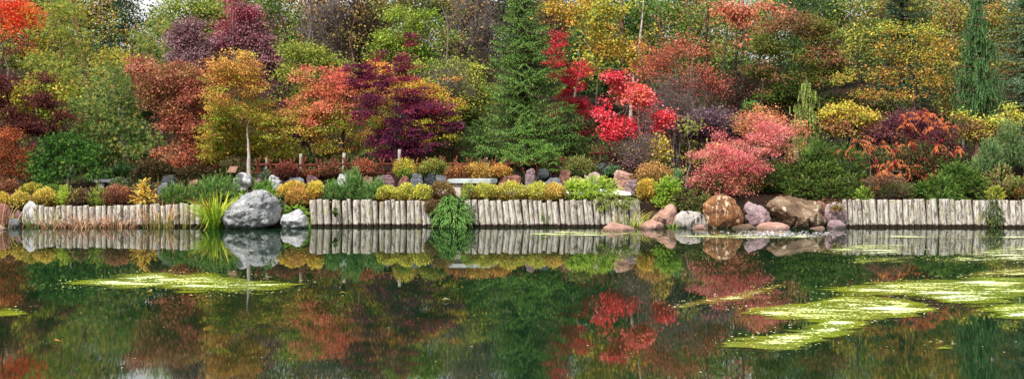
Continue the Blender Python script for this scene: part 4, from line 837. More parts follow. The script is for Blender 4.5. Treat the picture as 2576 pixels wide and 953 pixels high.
broadleaf('burning_bush', 'peach orange bush behind the wide rosy pink one', 'shrub', 28.0, 1950,
    [(1900, 285, 50, 22), (1950, 290, 60, 24), (1990, 310, 40, 26), (2000, 350, 30, 40), (1920, 320, 70, 28), (1870, 300, 30, 20)], 'dc8c5c d07c54 e09c6c c87060', '9c8c34 8c9440 c08c48', ncl=120, per=30, cr=.16, L=.06, W=.035, mt=.4, r0=.03, stems=5, nb=90)
globe('dull green leafy underside shrub right below the pink bush', 1905, 1992, 408, 486, 26.9, '4c6c24 5c7c2c 7c7c2c', '34481c', n=3600, L=.05, W=.035, tight=.1, lump=.2, name='low_shrub', group=GC, flr=.4)
globe('mixed olive and rust underside shrub left below the pink bush', 1745, 1830, 430, 490, 26.4, '5c7030 6c6434 8c6438', '3c4420', n=3600, L=.045, W=.03, tight=.1, lump=.2, name='low_shrub', group=GC, flr=.4)
broadleaf('autumn_shrub', 'large twiggy rust brown tree right of the scarlet maple', 'tree', 32, 1700,
    [(1640, 120, 45, 30), (1700, 140, 70, 50), (1650, 190, 60, 45), (1740, 200, 70, 50), (1790, 240, 40, 50), (1680, 250, 70, 45), (1760, 280, 60, 40), (1630, 290, 40, 40), (1700, 330, 60, 30)],
    'b8604c a85440 c87854 984c44', '844048 9c5440 74383c', ncl=260, per=22, cr=.25, r0=.05, L=.075, W=.05, stems=5, spread=.4, nb=260, gap=.5, group=GF, tipr=.007)
thicket('grey wine twig bush woven under the rust brown tree', 31, 1600, 1800, 200, 360, name='twiggy_shrub', cat='shrub', stems=7, nb=220, leaves='94545c a8605c 844850', nleaf=900, L=.07, r0=.03, group=GF)
thicket('mauve brown leafless shrub under the scarlet maple', 28.6, 1558, 1690, 340, 440, name='twiggy_shrub', cat='shrub', stems=6, nb=170, leaves='9c6870 8c5c60 b07c74 c8a048', nleaf=1500, L=.055, r0=.02, tip=.004, group=GF)
globe('dark purple smoke bush behind the pink bush', 1700, 1872, 276, 352, 29.6, '6c4c60 7c5c70 5c3c54 8c6c80', '3c2434', n=6500, L=.07, W=.04, tight=.14, lump=.2, name='smoke_bush', group=GC, flr=.4)
softpine('pine_shrub', 'yellowish young pine left of the pink bush', 28.0, 1725, [(1735, 320, 16, 22), (1720, 360, 30, 26), (1740, 395, 28, 22), (1710, 405, 22, 18)], '8c9c44 7c8c3c', 'a4ac54', ncl=60, r0=.03, cat='pine', L=.09)
globe('yellow leaved suckers below the scarlet maple', 1622, 1690, 340, 420, 28.5, 'd4b838 c8a030 dcc44c', '9c8c34', n=900, L=.08, W=.05, tight=.3, flr=.1, name='low_shrub', group=GC)

weeper('small weeping cedar between the pink bush and the juniper', 29.4, 2028, [(186, 4), (215, 24), (250, 32), (290, 40), (340, 42), (385, 30)], '5c7c34 6c8c3c 4c7034', '8ca850 98b45c', step=.22, nbr=6, cur=.4, group='weeping cedars')
weeper('tall dark weeping cedar in the right corner', 30.5, 2456, [(-45, 4), (0, 16), (60, 34), (110, 48), (160, 58), (210, 72), (260, 66), (310, 60)], '2e5c38 3a6c40 264e30', '4e7c4c 5c8c58', step=.2, nbr=10, cur=.55, group='weeping cedars', r0=.09)
spruce('blue green spruce cut by the right edge', 31, 2585, [(-80, 10), (0, 50), (100, 72), (200, 90), (300, 92), (380, 90), (420, 70)], '48705c 54806c 3c6250', '6c9480 7ca08c', step=.15, nbr=12, group='spruces', r0=.1)
spruce('dark blue green spruce behind the crab apple', 37, 2270, [(-60, 10), (0, 36), (80, 60), (160, 80), (220, 96), (280, 96)], '2e5044 385c4e 264438', '4a7062', step=.25, nbr=8, group='spruces', kl=.09, kw=.035)
broadleaf('crab_apple_tree', 'yellow green crab apple with spreading dark limbs', 'apple tree', 30.5, 2292,
    [(2160, 80, 36, 30), (2215, 65, 40, 28), (2270, 70, 45, 35), (2330, 85, 50, 35), (2145, 125, 35, 30), (2200, 125, 45, 35), (2260, 130, 50, 35), (2320, 145, 50, 35), (2380, 130, 35, 35), (2175, 175, 45, 28), (2240, 185, 50, 28), (2310, 200, 50, 30), (2125, 200, 30, 16), (2180, 235, 45, 18), (2370, 200, 30, 30), (2150, 170, 20, 20), (2280, 240, 50, 16)],
    'b0b038 94a030 c4bc40 8c9c34 d09a34', '98a038 b89c38 848c30 b07c38', ncl=300, per=13, cr=.17, r0=.09, bark='bark_dark', L=.09, W=.045, gap=.4, group=GF, top=(2262, 130), nb=150, flat=.5, lo=.1, tipr=.007)
broadleaf('maple_tree', 'dark olive maple with brownish leaves between the thin trunks and the crab apple', 'maple', 32.5, 2010,
    [(1960, 60, 45, 35), (2020, 70, 55, 40), (2080, 90, 40, 40), (1930, 110, 45, 30), (1990, 130, 65, 40), (2060, 150, 60, 40), (1920, 170, 50, 30), (1990, 190, 60, 30), (2070, 210, 55, 35), (1960, 235, 50, 28), (2100, 160, 30, 50), (2040, 250, 60, 25)],
    '6c7428 5c6c24 847434 8c5c44 9c6c4c', '4c6420 5c7024 3c541c', ncl=330, per=38, cr=.22, r0=.08, bark='bark_grey', L=.085, W=.055, mt=.4, gap=.45, group=GF, flat=.35)
broadleaf('leafy_shrub', 'yellow leaved dogwood shrub behind the small weeping cedar', 'shrub', 29.4, 2130,
    [(2090, 290, 30, 20), (2130, 280, 40, 24), (2170, 300, 40, 22), (2100, 320, 40, 18), (2150, 325, 50, 18), (2200, 310, 30, 20)], 'c8b830 b8b438 d4c44c c89c44', 'a86c54 8c8c34 b08858', ncl=200, per=24, cr=.15, L=.08, W=.055, stems=5, r0=.025, gap=.3, mt=.4, group=GC)
broadleaf('leafy_shrub', 'yellow green red stemmed dogwood shrub at the right below the tall weeping cedar', 'shrub', 29.0, 2480,
    [(2440, 310, 28, 18), (2480, 300, 35, 22), (2530, 290, 35, 30), (2460, 335, 30, 16), (2510, 330, 30, 20), (2410, 290, 24, 12)], 'b4b838 a4a838 c4bc50 d0b050', '9c9440 b88c58', ncl=170, per=22, cr=.15, L=.09, W=.065, stems=6, r0=.02, bark='bark_red', gap=.3, group=GC)
broadleaf('smoke_bush', 'wide maroon purple shrub behind the orange sumac', 'shrub', 29.0, 2320,
    [(2220, 300, 50, 22), (2280, 305, 60, 26), (2350, 300, 55, 26), (2410, 320, 40, 26), (2240, 340, 60, 26), (2320, 345, 70, 28), (2400, 355, 50, 24), (2280, 385, 60, 18), (2200, 330, 30, 20), (2360, 385, 50, 16)],
    '6c3c4c 5c3444 7c4858 8c4c54 543044', '4c2c3c 643c40 8c5c44', ncl=330, per=30, cr=.17, L=.06, W=.042, stems=9, spread=.7, r0=.025, bark='bark_red', gap=.4, nb=200, group=GC, tipr=.006)
globe('dull green ground shrub under the maroon purple one', 2210, 2400, 360, 440, 28.2, '5c6c30 4c5c28 745c34 6c4434', '3c3c20', n=5200, L=.05, W=.035, tight=.15, lump=.25, name='low_shrub', group=GC, flr=.4)

# staghorn sumac with hanging orange fronds and dark red seed heads
def sumac(label, Y, u, vb, tips, cones, r0=.03):
    r = rs(label); x = wx(u, Y); org = np.array([x, Y, wz(vb, Y) - .05]); o = thing('sumac_shrub', label, 'sumac', org, 'orange sumacs'); K = Kites(); tb = Tubes(5)
    nodes = [org, org + np.array([.05, 0, .3])]; tb.add([nodes[0], nodes[1]], [r0, r0 * .9])
    for (a, b, s) in sorted(tips, key=lambda t: abs(t[0] - u) + abs(t[1] - vb)):
        p = np.array([wx(a, Y), Y + r.normal(0, .25), wz(b, Y)]); N = np.array(nodes); i = np.argmin(np.linalg.norm(N - p, axis=1) + 1.2 * np.maximum(0, N[:, 2] - p[2] + .1)); q = N[i]
        m = (p + q) / 2 + r.normal(0, .05, 3) + np.array([0, 0, -.05]); tb.add([q, q * .5 + m * .5 + r.normal(0, .02, 3), m, p], [.02, .016, .013, .008]); nodes += [m, p]
        for f in range(int(4 * s) + 1):       # compound leaves arch out of the tip, leaflets hang from each
            an = r.uniform(0, 2 * pi); l = .36 * r.uniform(.7, 1.1) * min(1.1, .6 + .4 * s); t = np.linspace(0, 1, 15)
            d = np.array([math.cos(an), math.sin(an) * .7, 0]); pj = p + r.normal(0, .07, 3) * s + (q - p) * r.uniform(0, .35); R = pj + d * (l * t)[:, None]; R[:, 2] += l * (r.uniform(-.1, .6) * t - r.uniform(.3, .9) * t * t)
            tb.add(R[::7], [.005, .004, .002])
            cols, ci = pick(r, 28, 'd87c44 cc6c40 dc8c50 c86038 c87844'); PP = np.repeat(R[1:], 2, 0); sg = np.tile([1., -1.], 14)[:, None]; sd = np.array([-d[1], d[0], 0])
            K.add(PP, sd * sg * .45 + d * .25 + np.array([0, 0, -1.]) + r.normal(0, .25, (28, 3)), np.array([0, -1., .3]) + r.normal(0, .6, (28, 3)), .11 * r.uniform(.4, 1.2, 28), .017, jit(r, cols[ci], .12))
    K.build('fronds', o, org); 
    for (a, b) in cones:
        p = np.array([wx(a, Y), Y - .1 + r.normal(0, .15), wz(b, Y)]); tc = Tubes(8); tc.add([p + np.array([0, 0, h]) for h in (-.07, -.05, 0, .05, .085)], [.008, .026, .034, .024, .004]); tc.build('seed_head', o, org, M['cone_red'])
        N = np.array(nodes); q = N[np.argmin(np.linalg.norm(N - p, axis=1))]; tb.add([q, (q + p) / 2 + r.normal(0, .02, 3), p - np.array([0, 0, .06])], [.01, .007, .005])
    tb.build('stems', o, org, M['bark_red'] if 'spreading' in label else M['bark_brown'])
sumac('orange sumac with a bent bare stem above the dark juniper', 27.3, 2185, 470, [(2150, 355, 1.3), (2120, 372, 1.1), (2190, 345, 1.2), (2100, 378, .6), (2210, 350, .8)], [(2142, 400), (2170, 415), (2195, 408)])
sumac('drooping orange sumac branch low over the dry heather', 26.6, 2262, 455, [(2200, 438, 1.1), (2222, 425, 1.0), (2235, 410, .9), (2215, 465, 1.2), (2185, 445, .8), (2245, 440, .8)], [(2200, 430), (2238, 425)])
sumac('largest spreading orange sumac in front of the maroon shrub', 27.6, 2350, 440,
      [(2310, 282, 1.3), (2330, 275, 1.1), (2295, 292, 1.1), (2340, 300, 1.0), (2275, 300, .8), (2376, 312, .8), (2392, 318, .7), (2270, 362, .7), (2300, 350, .5), (2350, 352, .7), (2420, 372, .7), (2285, 425, 1.1), (2300, 432, .8), (2330, 440, .6), (2360, 360, .5), (2246, 395, .6)],
      [(2306, 288), (2260, 300), (2282, 322), (2320, 345), (2365, 355), (2290, 370), (2250, 380), (2400, 395), (2330, 405), (2345, 412), (2240, 410), (2305, 400)], r0=.04)

# left side evergreens
softpine('mountain_pine', 'rounded dark green mountain pine at the left', 28.2, 170, [(115, 430, 40, 26), (105, 395, 34, 24), (140, 365, 34, 24), (175, 358, 34, 20), (160, 400, 45, 26), (215, 385, 40, 26), (238, 410, 34, 24), (250, 440, 26, 20), (195, 430, 45, 26), (145, 448, 50, 18), (88, 420, 22, 20)],
    '34602c 3c6830 2c5028', '5c8c44 6c9848', ncl=270, tufts=9, k=14, L=.085, W=.016, cr=.12, flat=.8, up=.8, lo=.3, gap=.5)
softpine('white_pine', 'large soft green white pine in the left half', 31.5, 320, [(290, 190, 70, 40), (230, 215, 60, 40), (330, 230, 50, 45), (260, 260, 90, 45), (200, 290, 55, 40), (330, 290, 60, 50), (270, 325, 80, 45), (350, 340, 45, 45), (240, 370, 60, 35), (320, 380, 60, 40), (350, 425, 42, 45), (390, 350, 20, 40), (300, 435, 50, 35), (225, 330, 50, 30)],
         '5c7c48 688850 50703c 789058', '8c9c60 9ca468 aca45c', ncl=380, tufts=9, cr=.2, group='pines', r0=.12, gap=.25)
softpine('white_pine', 'airy pale green white pine at the upper left', 35, 146, [(150, 40, 50, 30), (100, 90, 45, 30), (180, 90, 60, 26), (120, 140, 60, 30), (210, 140, 40, 30), (140, 190, 70, 30), (100, 240, 50, 26), (180, 240, 50, 26), (140, 285, 60, 26), (170, 20, 40, 30)],
         '7c9448 6c8840 8c9c50', 'a4a854 b4a850', ncl=210, tufts=8, cr=.22, group='pines', L=.15, bark='bark_brown', r0=.06, top=(142, 10), gap=.4)
softpine('white_pine', 'slim pale pine between the forked trunk and the mauve dogwood', 38, 383, [(375, 90, 40, 28), (395, 130, 45, 30), (360, 165, 45, 26), (410, 180, 40, 28), (385, 50, 26, 26)], '6c8c50 7c9454', 'a0a458 b0a060', ncl=130, tufts=7, cr=.24, group='pines', L=.15, r0=.05, gap=.4)
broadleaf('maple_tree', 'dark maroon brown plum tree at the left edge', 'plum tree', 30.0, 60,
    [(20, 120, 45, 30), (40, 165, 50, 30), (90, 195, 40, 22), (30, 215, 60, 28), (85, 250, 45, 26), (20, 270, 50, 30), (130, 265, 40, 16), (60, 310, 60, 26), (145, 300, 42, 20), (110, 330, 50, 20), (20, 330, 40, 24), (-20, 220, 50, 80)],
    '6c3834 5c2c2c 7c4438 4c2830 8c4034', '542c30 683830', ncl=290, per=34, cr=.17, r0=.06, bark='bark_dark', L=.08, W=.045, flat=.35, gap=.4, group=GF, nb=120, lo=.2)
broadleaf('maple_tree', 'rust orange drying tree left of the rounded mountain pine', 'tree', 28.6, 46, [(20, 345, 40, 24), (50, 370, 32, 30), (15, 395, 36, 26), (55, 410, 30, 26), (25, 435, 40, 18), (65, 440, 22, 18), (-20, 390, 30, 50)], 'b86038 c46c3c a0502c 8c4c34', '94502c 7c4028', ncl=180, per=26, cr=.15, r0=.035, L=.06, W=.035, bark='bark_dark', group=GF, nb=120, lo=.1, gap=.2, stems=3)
globe('shaded dark green shrub below the white pine', 262, 345, 415, 476, 29.5, '34502c 40602f 2c4426', '24381f', n=5000, L=.07, W=.045, tight=.12, lump=.25, name='leafy_shrub', flr=.5)
globe('shaded rusty shrub behind the glossy black boulder', 340, 440, 405, 470, 29.0, '4c4028 5c3c2a 3c4c2a 70482c', '2c2c1c', n=5500, L=.07, W=.045, tight=.14, lump=.3, name='leafy_shrub', flr=.5)
globe('dark leafy shrub under the salmon dogwood', 440, 560, 418, 470, 29.2, '4c3c28 6a4028 3c4c2a', '2c241c', n=5500, L=.06, W=.04, tight=.14, lump=.3, name='leafy_shrub', flr=.5)
globe('deep green ivy like shrub between the two pines at the left', 262, 392, 330, 450, 33, '3c6434 487040 2c5430', '24401f', n=7500, L=.09, W=.06, tight=.1, lump=.25, name='leafy_shrub', flr=.5)
broadleaf('maple_tree', 'flame red and orange maple in the top left corner', 'maple', 40, 20, [(15, 10, 30, 26), (50, 30, 28, 24), (20, 55, 35, 26), (75, 15, 24, 24), (70, 60, 30, 26), (40, 95, 35, 22), (-20, 40, 30, 60), (100, 40, 16, 20), (60, 125, 26, 22)], 'f04c30 f0602c e84434 f07c34', 'e08830 d87c2c c8982c', ncl=110, per=26, cr=.26, r0=.07, L=.1, W=.07, mt=.5, gap=.35, group=GF)

# ================================================================== WOODLAND BEHIND
LIME, LIM2 = '98ac34 a8b840 849c30 b4b844', '74902c 8c9c30'
def bg(label, Y, u, blobs, pal, pal2=None, **k):
    d = dict(ncl=190, per=26, cr=.34, r0=.1, L=.13, W=.085, gap=.4, group=G_TREE, nb=70, tipr=.008, cm=.8); d.update(k)
    return broadleaf('woodland_tree', label, 'tree', Y, u, blobs, pal, pal2, **d)
bg('forked thick trunk tree with sparse yellow leaves at the upper left', 41, 235, [(215, 30, 60, 40), (280, 60, 60, 50), (250, 130, 60, 40), (310, 150, 50, 40), (190, 130, 50, 50), (290, 200, 50, 35), (230, 200, 50, 40), (330, 100, 40, 40), (230, -30, 90, 40)], 'b8a838 c8b040 98983c c88c48', '8c9838 a8a840', ncl=150, per=12, r0=.24, bark='bark_brown', stems=2, spread=.4, top=(240, -60), lo=.1)
bg('yellow leaved understorey tree behind the left plum tree', 34, 110, [(110, 225, 60, 30), (60, 260, 60, 40), (130, 270, 50, 30), (90, 310, 60, 30), (170, 240, 40, 40)], 'c8c038 d4b834 a8ac30 b8c43c', '94a030 c8b02c', ncl=170, per=20, cr=.25, L=.11, W=.09)
bg('yellow green tree at the left behind the airy pine', 46, 130, [(130, 30, 80, 50), (60, 120, 70, 60), (150, 130, 80, 60), (100, 220, 90, 60), (200, 250, 70, 60)], '98a03c b0a440 c8a03c 848c34', '7c8834', ncl=240, per=22)
bg('yellow leaved tree right of the forked trunk', 37, 320, [(290, 150, 40, 26), (325, 160, 45, 26), (350, 195, 30, 20), (300, 185, 40, 22)], 'd4bc34 c8a838 b8b43c', None, ncl=90, per=18, cr=.28, L=.12, W=.09)
bg('dark evergreen looming behind the forked trunk', 52, 330, [(340, 40, 60, 70), (300, 120, 70, 70), (400, 110, 60, 80), (260, 220, 90, 60), (380, 230, 80, 50)], '34503c 2c4430 40583c', None, ncl=260, per=30, L=.16)
bg('fresh green tree at the top behind the mauve dogwood', 46, 460, [(430, 40, 45, 45), (480, 20, 50, 45), (520, 60, 40, 50), (430, 100, 50, 40), (560, 20, 40, 40), (500, 120, 60, 50), (470, 180, 70, 40)], LIME + ' 88a040', '6c8c34 587c30', ncl=260, per=28)
bg('mid green tree filling the top above the orange maple', 48, 700, [(680, 10, 50, 50), (720, 60, 45, 60), (640, 60, 50, 60), (740, 130, 40, 50), (700, 180, 60, 50), (560, 150, 60, 60)], '6c8c34 7c9838 587c30', '4c6c2c', ncl=230, per=28)
bg('yellow green bush behind the pink topped maple', 36, 780, [(740, 130, 35, 26), (780, 140, 45, 30), (820, 165, 40, 30), (740, 180, 40, 30), (790, 195, 60, 30), (720, 225, 30, 40), (860, 190, 40, 35), (760, 250, 60, 40)], 'a0ac3c b0b848 88a038 c0a84c', '6c8434 587430', ncl=220, per=30, cr=.25, L=.11, W=.07, r0=.05)
thicket('large bare grey brown tree with fine dark twigs left of centre', 45, 750, 900, -20, 190, leaves='c8a040 a89438 b87c44', nleaf=500, L=.13, nb=380, tip=.011, r0=.14)
thicket('second bare dark twigged tree near the top centre', 43, 840, 980, -10, 200, leaves='a89c38 8c7c34', nleaf=350, L=.12, nb=420, tip=.011, r0=.11, bark='bark_dark')
thicket('bare smoky grey tree left of the tall spruce', 44, 1110, 1260, -10, 200, leaves='b88c48 a07c54', nleaf=300, L=.12, nb=460, tip=.011, r0=.11, bark='bark_grey')
thicket('bare brown undergrowth below the smoky grey tree', 40, 1090, 1240, 110, 270, leaves='a4ac40 8c6c44', nleaf=700, L=.1, nb=380, tip=.009, r0=.06, bark='bark_dark')
thicket('bare tangled tree right of the tall spruce top', 46, 1330, 1460, -20, 180, leaves='c8a840 b08438', nleaf=500, L=.13, nb=380, tip=.011, r0=.1, bark='bark_brown')
bg('bright chartreuse tree in the upper middle', 40, 1040, [(1010, 50, 40, 30), (1060, 60, 50, 35), (980, 95, 45, 30), (1040, 105, 60, 35), (1100, 100, 40, 35), (960, 130, 35, 20), (1010, 150, 60, 30), (1080, 150, 55, 30)], 'a8b83c 98b038 b4c448 88a434', '7c9c34 6c8c30', ncl=300, per=32, cr=.28, L=.12, W=.075, r0=.07)
bg('olive brown tree above the chartreuse one', 50, 1030, [(1000, 5, 60, 30), (1070, 10, 60, 35), (1130, 30, 50, 40), (950, 30, 40, 40)], '8c8c3c 7c8438 a08c44 6c7c38', None, ncl=170, per=24, L=.16)
bg('lime shrub tree between the golden maple and the spruce', 35, 1170, [(1130, 175, 40, 26), (1180, 190, 45, 30), (1150, 230, 50, 30), (1210, 240, 50, 30), (1180, 280, 60, 35), (1080, 180, 50, 26), (1120, 300, 50, 30)], 'a8b440 b8b848 94a43c 7c9838', '6c8430 8c9438', ncl=240, per=28, cr=.24, L=.1, W=.065, r0=.05)
thicket('bare pale branched shrub in front of the lime shrub tree', 33, 1060, 1200, 150, 300, name='twiggy_shrub', cat='shrub', leaves='a8b040 98a438', nleaf=500, L=.08, nb=150, tip=.006, r0=.03, stems=3)
for k, (lb, Y, u, vt, r0, bk) in enumerate([('thin pale trunk rising right of the spruce', 34, 1586, -60, .07, 'bark_pale'), ('thick brown trunk just behind the thin pale one', 39, 1562, -60, .2, 'bark_brown')]):
    bg('yellow green big leaved tree on a ' + lb, Y, u, [(1550 - 30 * k, 20, 55, 35), (1610, 60, 50, 35), (1510 + 20 * k, 90, 45, 35), (1570, 120, 50, 30), (1500, 40, 40, 40), (1600, 160, 40, 26), (1490, 170, 30, 40)] if k == 0 else [(1560, 30, 70, 40), (1480, 110, 60, 50), (1600, 110, 60, 60), (1540, 190, 70, 40), (1640, 40, 40, 50)],
       ['b4b83c c8b834 98a83c d0a838', '5c8038 6c8c40 4c7434'][k], None, ncl=[110, 190][k], per=[14, 26][k], cr=.3, L=.13, W=.1, r0=r0, bark=bk, top=(u + 4, vt), nb=50, lo=.1)
bg('golden leaved slender tree right of the spruce top', 36, 1440, [(1400, 20, 30, 24), (1440, 50, 40, 30), (1480, 20, 40, 30), (1420, 90, 30, 24), (1490, 80, 36, 26), (1500, 130, 36, 22), (1450, 130, 30, 30)], 'd8b830 c8a834 d0982c a8ac3c', None, ncl=100, per=12, cr=.26, L=.12, W=.085, r0=.05, lo=.1)
bg('dull green tree behind the crimson one', 42, 1470, [(1440, 160, 50, 50), (1500, 200, 60, 50), (1450, 250, 60, 50), (1530, 270, 50, 60), (1480, 320, 70, 40), (1400, 200, 50, 60)], '587838 4c6c34 6c8040 3c5c30', '34502c', ncl=260, per=30, L=.13)
bg('green tree behind the rust brown one', 45, 1680, [(1650, 30, 60, 40), (1720, 50, 60, 50), (1640, 110, 60, 50), (1720, 140, 70, 60), (1780, 60, 50, 60), (1680, 220, 80, 60), (1790, 170, 50, 60)], '7c9c3c 6c8c38 94a840 587c34', '4c6c30', ncl=280, per=28)
bg('lime green tree behind the thin dark trunks', 50, 1850, [(1830, 20, 60, 50), (1900, 50, 60, 60), (1850, 110, 70, 60), (1940, 20, 50, 50), (1870, 190, 70, 50)], '84a440 94b048 6c9038', '4c7030', ncl=240, per=26, L=.15)
for k, (u, r0, lb) in enumerate([(1784, .07, 'leftmost of the thin dark trunks right of centre'), (1812, .06, 'thin dark trunk right beside the leftmost one'), (1846, .05, 'middle slender trunk with few peach leaves'), (1872, .08, 'grey slender trunk left of the olive maple'), (1900, .05, 'last slender trunk just before the olive maple')]):
    bg(lb, 37 + k * .8, u, [(u - 10, 10, 30, 30), (u + 15, 60, 30, 30), (u, 120, 30, 40)], ['b8704c c88454 94984c', '8c9c44 a8a044'][k % 2], None, ncl=36, per=9, r0=r0, top=(u + [6, -8, 4, -3, 8][k], -50), bark='bark_dark' if k % 2 == 0 else 'bark_grey', nb=30, L=.12, W=.08, lo=.05)
bg('peach and coral leaved tree hanging in at the top right of centre', 35, 1905, [(1830, 22, 30, 18), (1870, 35, 30, 20), (1850, 60, 26, 18), (1890, 70, 20, 14), (1940, 14, 35, 12), (1970, 36, 26, 10), (1865, 100, 22, 18)], 'dc8864 d87858 e09874 d8603c', None, ncl=80, per=16, cr=.22, L=.13, W=.07, droop=.8, r0=.05, group=GF)
thicket('dark wine undergrowth in the shade of the thin trunks', 36, 1790, 1960, 170, 330, name='twiggy_shrub', cat='shrub', leaves='5c3038 6c3c40 4c5c34 8c5440', nleaf=2200, L=.1, nb=240, tip=.007, r0=.03, bark='bark_dark', stems=8)
globe('green leafy plant in the shade between the wine undergrowth and pink bush', 1862, 1912, 255, 305, 31, '5c8438 6c9440 486c30', '34502c', n=900, L=.1, W=.07, tight=.2, name='leafy_shrub', flr=.2)
globe('brown and green thicket shrub below the olive maple', 1900, 2010, 235, 330, 33, '6c5c34 5c6c30 8c6438', '3c3c20', n=3500, L=.08, W=.055, tight=.2, name='leafy_shrub', flr=.3)
bg('tall green tree behind the olive maple', 48, 2060, [(2000, 10, 60, 40), (2080, 20, 60, 50), (2140, 50, 50, 60), (2050, 100, 80, 60), (2130, 150, 60, 60), (2020, 190, 80, 60)], '5c7c38 6c8840 4c6c34 8c8c44', '3c5c2c', ncl=260, per=28)
bg('yellow green tree filling the sky behind the crab apple', 42, 2330, [(2180, 10, 60, 35), (2260, 0, 60, 35), (2340, 20, 60, 40), (2400, 60, 50, 60), (2330, 110, 60, 60), (2180, 100, 70, 60), (2250, 180, 90, 60), (2380, 200, 60, 60)], '8c9c40 a0a444 74883c a88c48', '5c7438', ncl=300, per=26)
thicket('brown bare tree at the top behind the crab apple', 46, 2210, 2360, -30, 90, leaves='b88c48', nleaf=300, L=.13, nb=260, tip=.011, r0=.09, bark='bark_brown')
bg('olive and orange leaved tree behind the tall weeping cedar', 35, 2480, [(2400, 40, 40, 40), (2520, 40, 45, 45), (2540, 110, 40, 50), (2390, 130, 40, 50), (2520, 190, 45, 50), (2400, 220, 45, 40), (2540, 260, 40, 40), (2440, 270, 70, 40)], '98983c a8a044 b88448 848c3c', 'a06c40 7c8438 c07040', ncl=300, per=28, cr=.26, L=.1, W=.07, r0=.07)
bg('green tree behind the right edge spruce', 44, 2600, [(2560, 20, 60, 60), (2640, 60, 60, 80), (2560, 150, 80, 80), (2650, 200, 80, 90)], '6c8c48 7c9450 5c7c40', None, ncl=220, per=26)
bg('dark undergrowth tree behind the salmon dogwood', 38, 420, [(400, 250, 60, 60), (440, 330, 70, 60), (380, 400, 60, 50), (540, 400, 50, 50), (470, 230, 50, 50)], '3c4c28 4c5c2c 343c24', None, ncl=240, per=30, L=.13)
bg('deep green hedge tree behind the fence at left', 34, 690, [(600, 380, 60, 40), (680, 350, 60, 60), (690, 400, 60, 30), (760, 400, 60, 26), (830, 400, 50, 26)], '2c4420 34501f 24381c', None, ncl=240, per=30, L=.1, W=.07, cr=.25)
bg('deep green hedge tree behind the burgundy maple', 34.5, 1000, [(930, 390, 60, 30), (1000, 380, 70, 40), (1080, 380, 70, 40), (1150, 380, 50, 40), (1100, 320, 60, 40)], '2c4820 3c5424 24381c', None, ncl=240, per=30, L=.1, W=.07, cr=.25)
bg('shaded green tree behind the small weeping cedar', 34, 2090, [(2020, 310, 60, 40), (2100, 270, 60, 40), (2180, 270, 60, 40), (2240, 270, 50, 40)], '4c5c2c 5c6c34 6c5c34', None, ncl=200, per=28, L=.1, W=.07, cr=.25)
bg('brown leaved thicket tree behind the scarlet maple', 35, 1540, [(1520, 300, 40, 60), (1560, 350, 50, 50), (1500, 370, 40, 40), (1620, 370, 50, 40), (1590, 260, 40, 50)], '4c3c24 3c4424 5c4430', None, ncl=220, per=28, L=.1, W=.06, cr=.24)
for k, (u, Y, r0, vt, lb) in enumerate([(556, 43, .05, -40, 'slender dark trunk left of the tall mauve dogwood'), (728, 40, .07, -50, 'slender grey trunk between the mauve dogwood and the bare trees'), (772, 41, .09, -50, 'twisted grey trunk at the left side of the bare trees'), (905, 39, .05, -40, 'thin dark sapling above the pink topped maple'),
    (1150, 38, .05, -40, 'thin grey sapling right of the chartreuse tree'), (1196, 41, .07, -40, 'grey trunk just left of the tall spruce'), (1500, 37, .04, -40, 'thin dark sapling left of the pale trunk'), (1656, 35, .045, 10, 'pale sapling standing in the rust brown tree'), (1742, 36, .05, -30, 'dark sapling at the right side of the rust brown tree'), (2138, 35, .05, -20, 'thin brown sapling between the olive maple and the crab apple'), (2422, 34, .04, -20, 'thin sapling left of the tall weeping cedar')]):
    bg(lb, Y, u, [(u, vt + 60, 40, 40), (u - 15, vt + 130, 35, 40), (u + 18, vt + 190, 35, 35)], ['a89c44 b88c44', '98a044 a88050', '8c8c48 b07848'][k % 3], None, ncl=26, per=6, r0=r0, top=(u + [5, -9, 12, -6, 8][k % 5], vt), bark=['bark_grey', 'bark_dark', 'bark_grey', 'bark_brown'][k % 4], nb=38, L=.11, W=.08, lo=.05, wig=.5, tipr=.007)
# filler woods further up the slope, both reaching past the frame
for k, (lb, Y, u, pal) in enumerate([('far green tree behind the left edge', 55, -90, '6c8440 7c8c44'), ('far olive tree above the airy pine', 58, 90, '848c48 748440'), ('far grey green tree left of the dark evergreen', 60, 230, '647454 546848'),
    ('far yellow tree left of the bare trees', 58, 600, '94984c 849048'), ('far rust tree behind the bare grey tree', 60, 790, '9c7c54 8c7048'), ('far brown tree behind the chartreuse tree', 60, 950, '8c8454 7c7848'),
    ('far grey tree behind the smoky bare one', 60, 1180, '7c7464 6c6858'), ('far green tree behind the spruce tip', 60, 1320, '6c7c4c 7c8450'), ('far green tree behind the pale trunk', 56, 1530, '749048 64844c'),
    ('far pale green tree behind the rust brown tree', 60, 1720, '7c985c 8ca058'), ('far green tree above the olive maple', 60, 2010, '5c784c 6c8450'), ('far olive tree above the crab apple', 58, 2220, '8c9450 7c844c'), ('far green tree left of the right edge spruce', 58, 2430, '748c4c 849450'), ('far green tree past the right edge', 55, 2690, '6c8848 5c7c44')]):
    bg(lb, Y, u, [(u, -50, 90, 45), (u, 0, 90, 50), (u + 40, 50, 90, 50), (u - 45, 90, 90, 60), (u + 50, 140, 100, 60), (u, 190, 110, 60), (u + 20, 235, 110, 40)], pal, None, ncl=420, per=30, L=.2, W=.14, cr=.55, gap=.15)

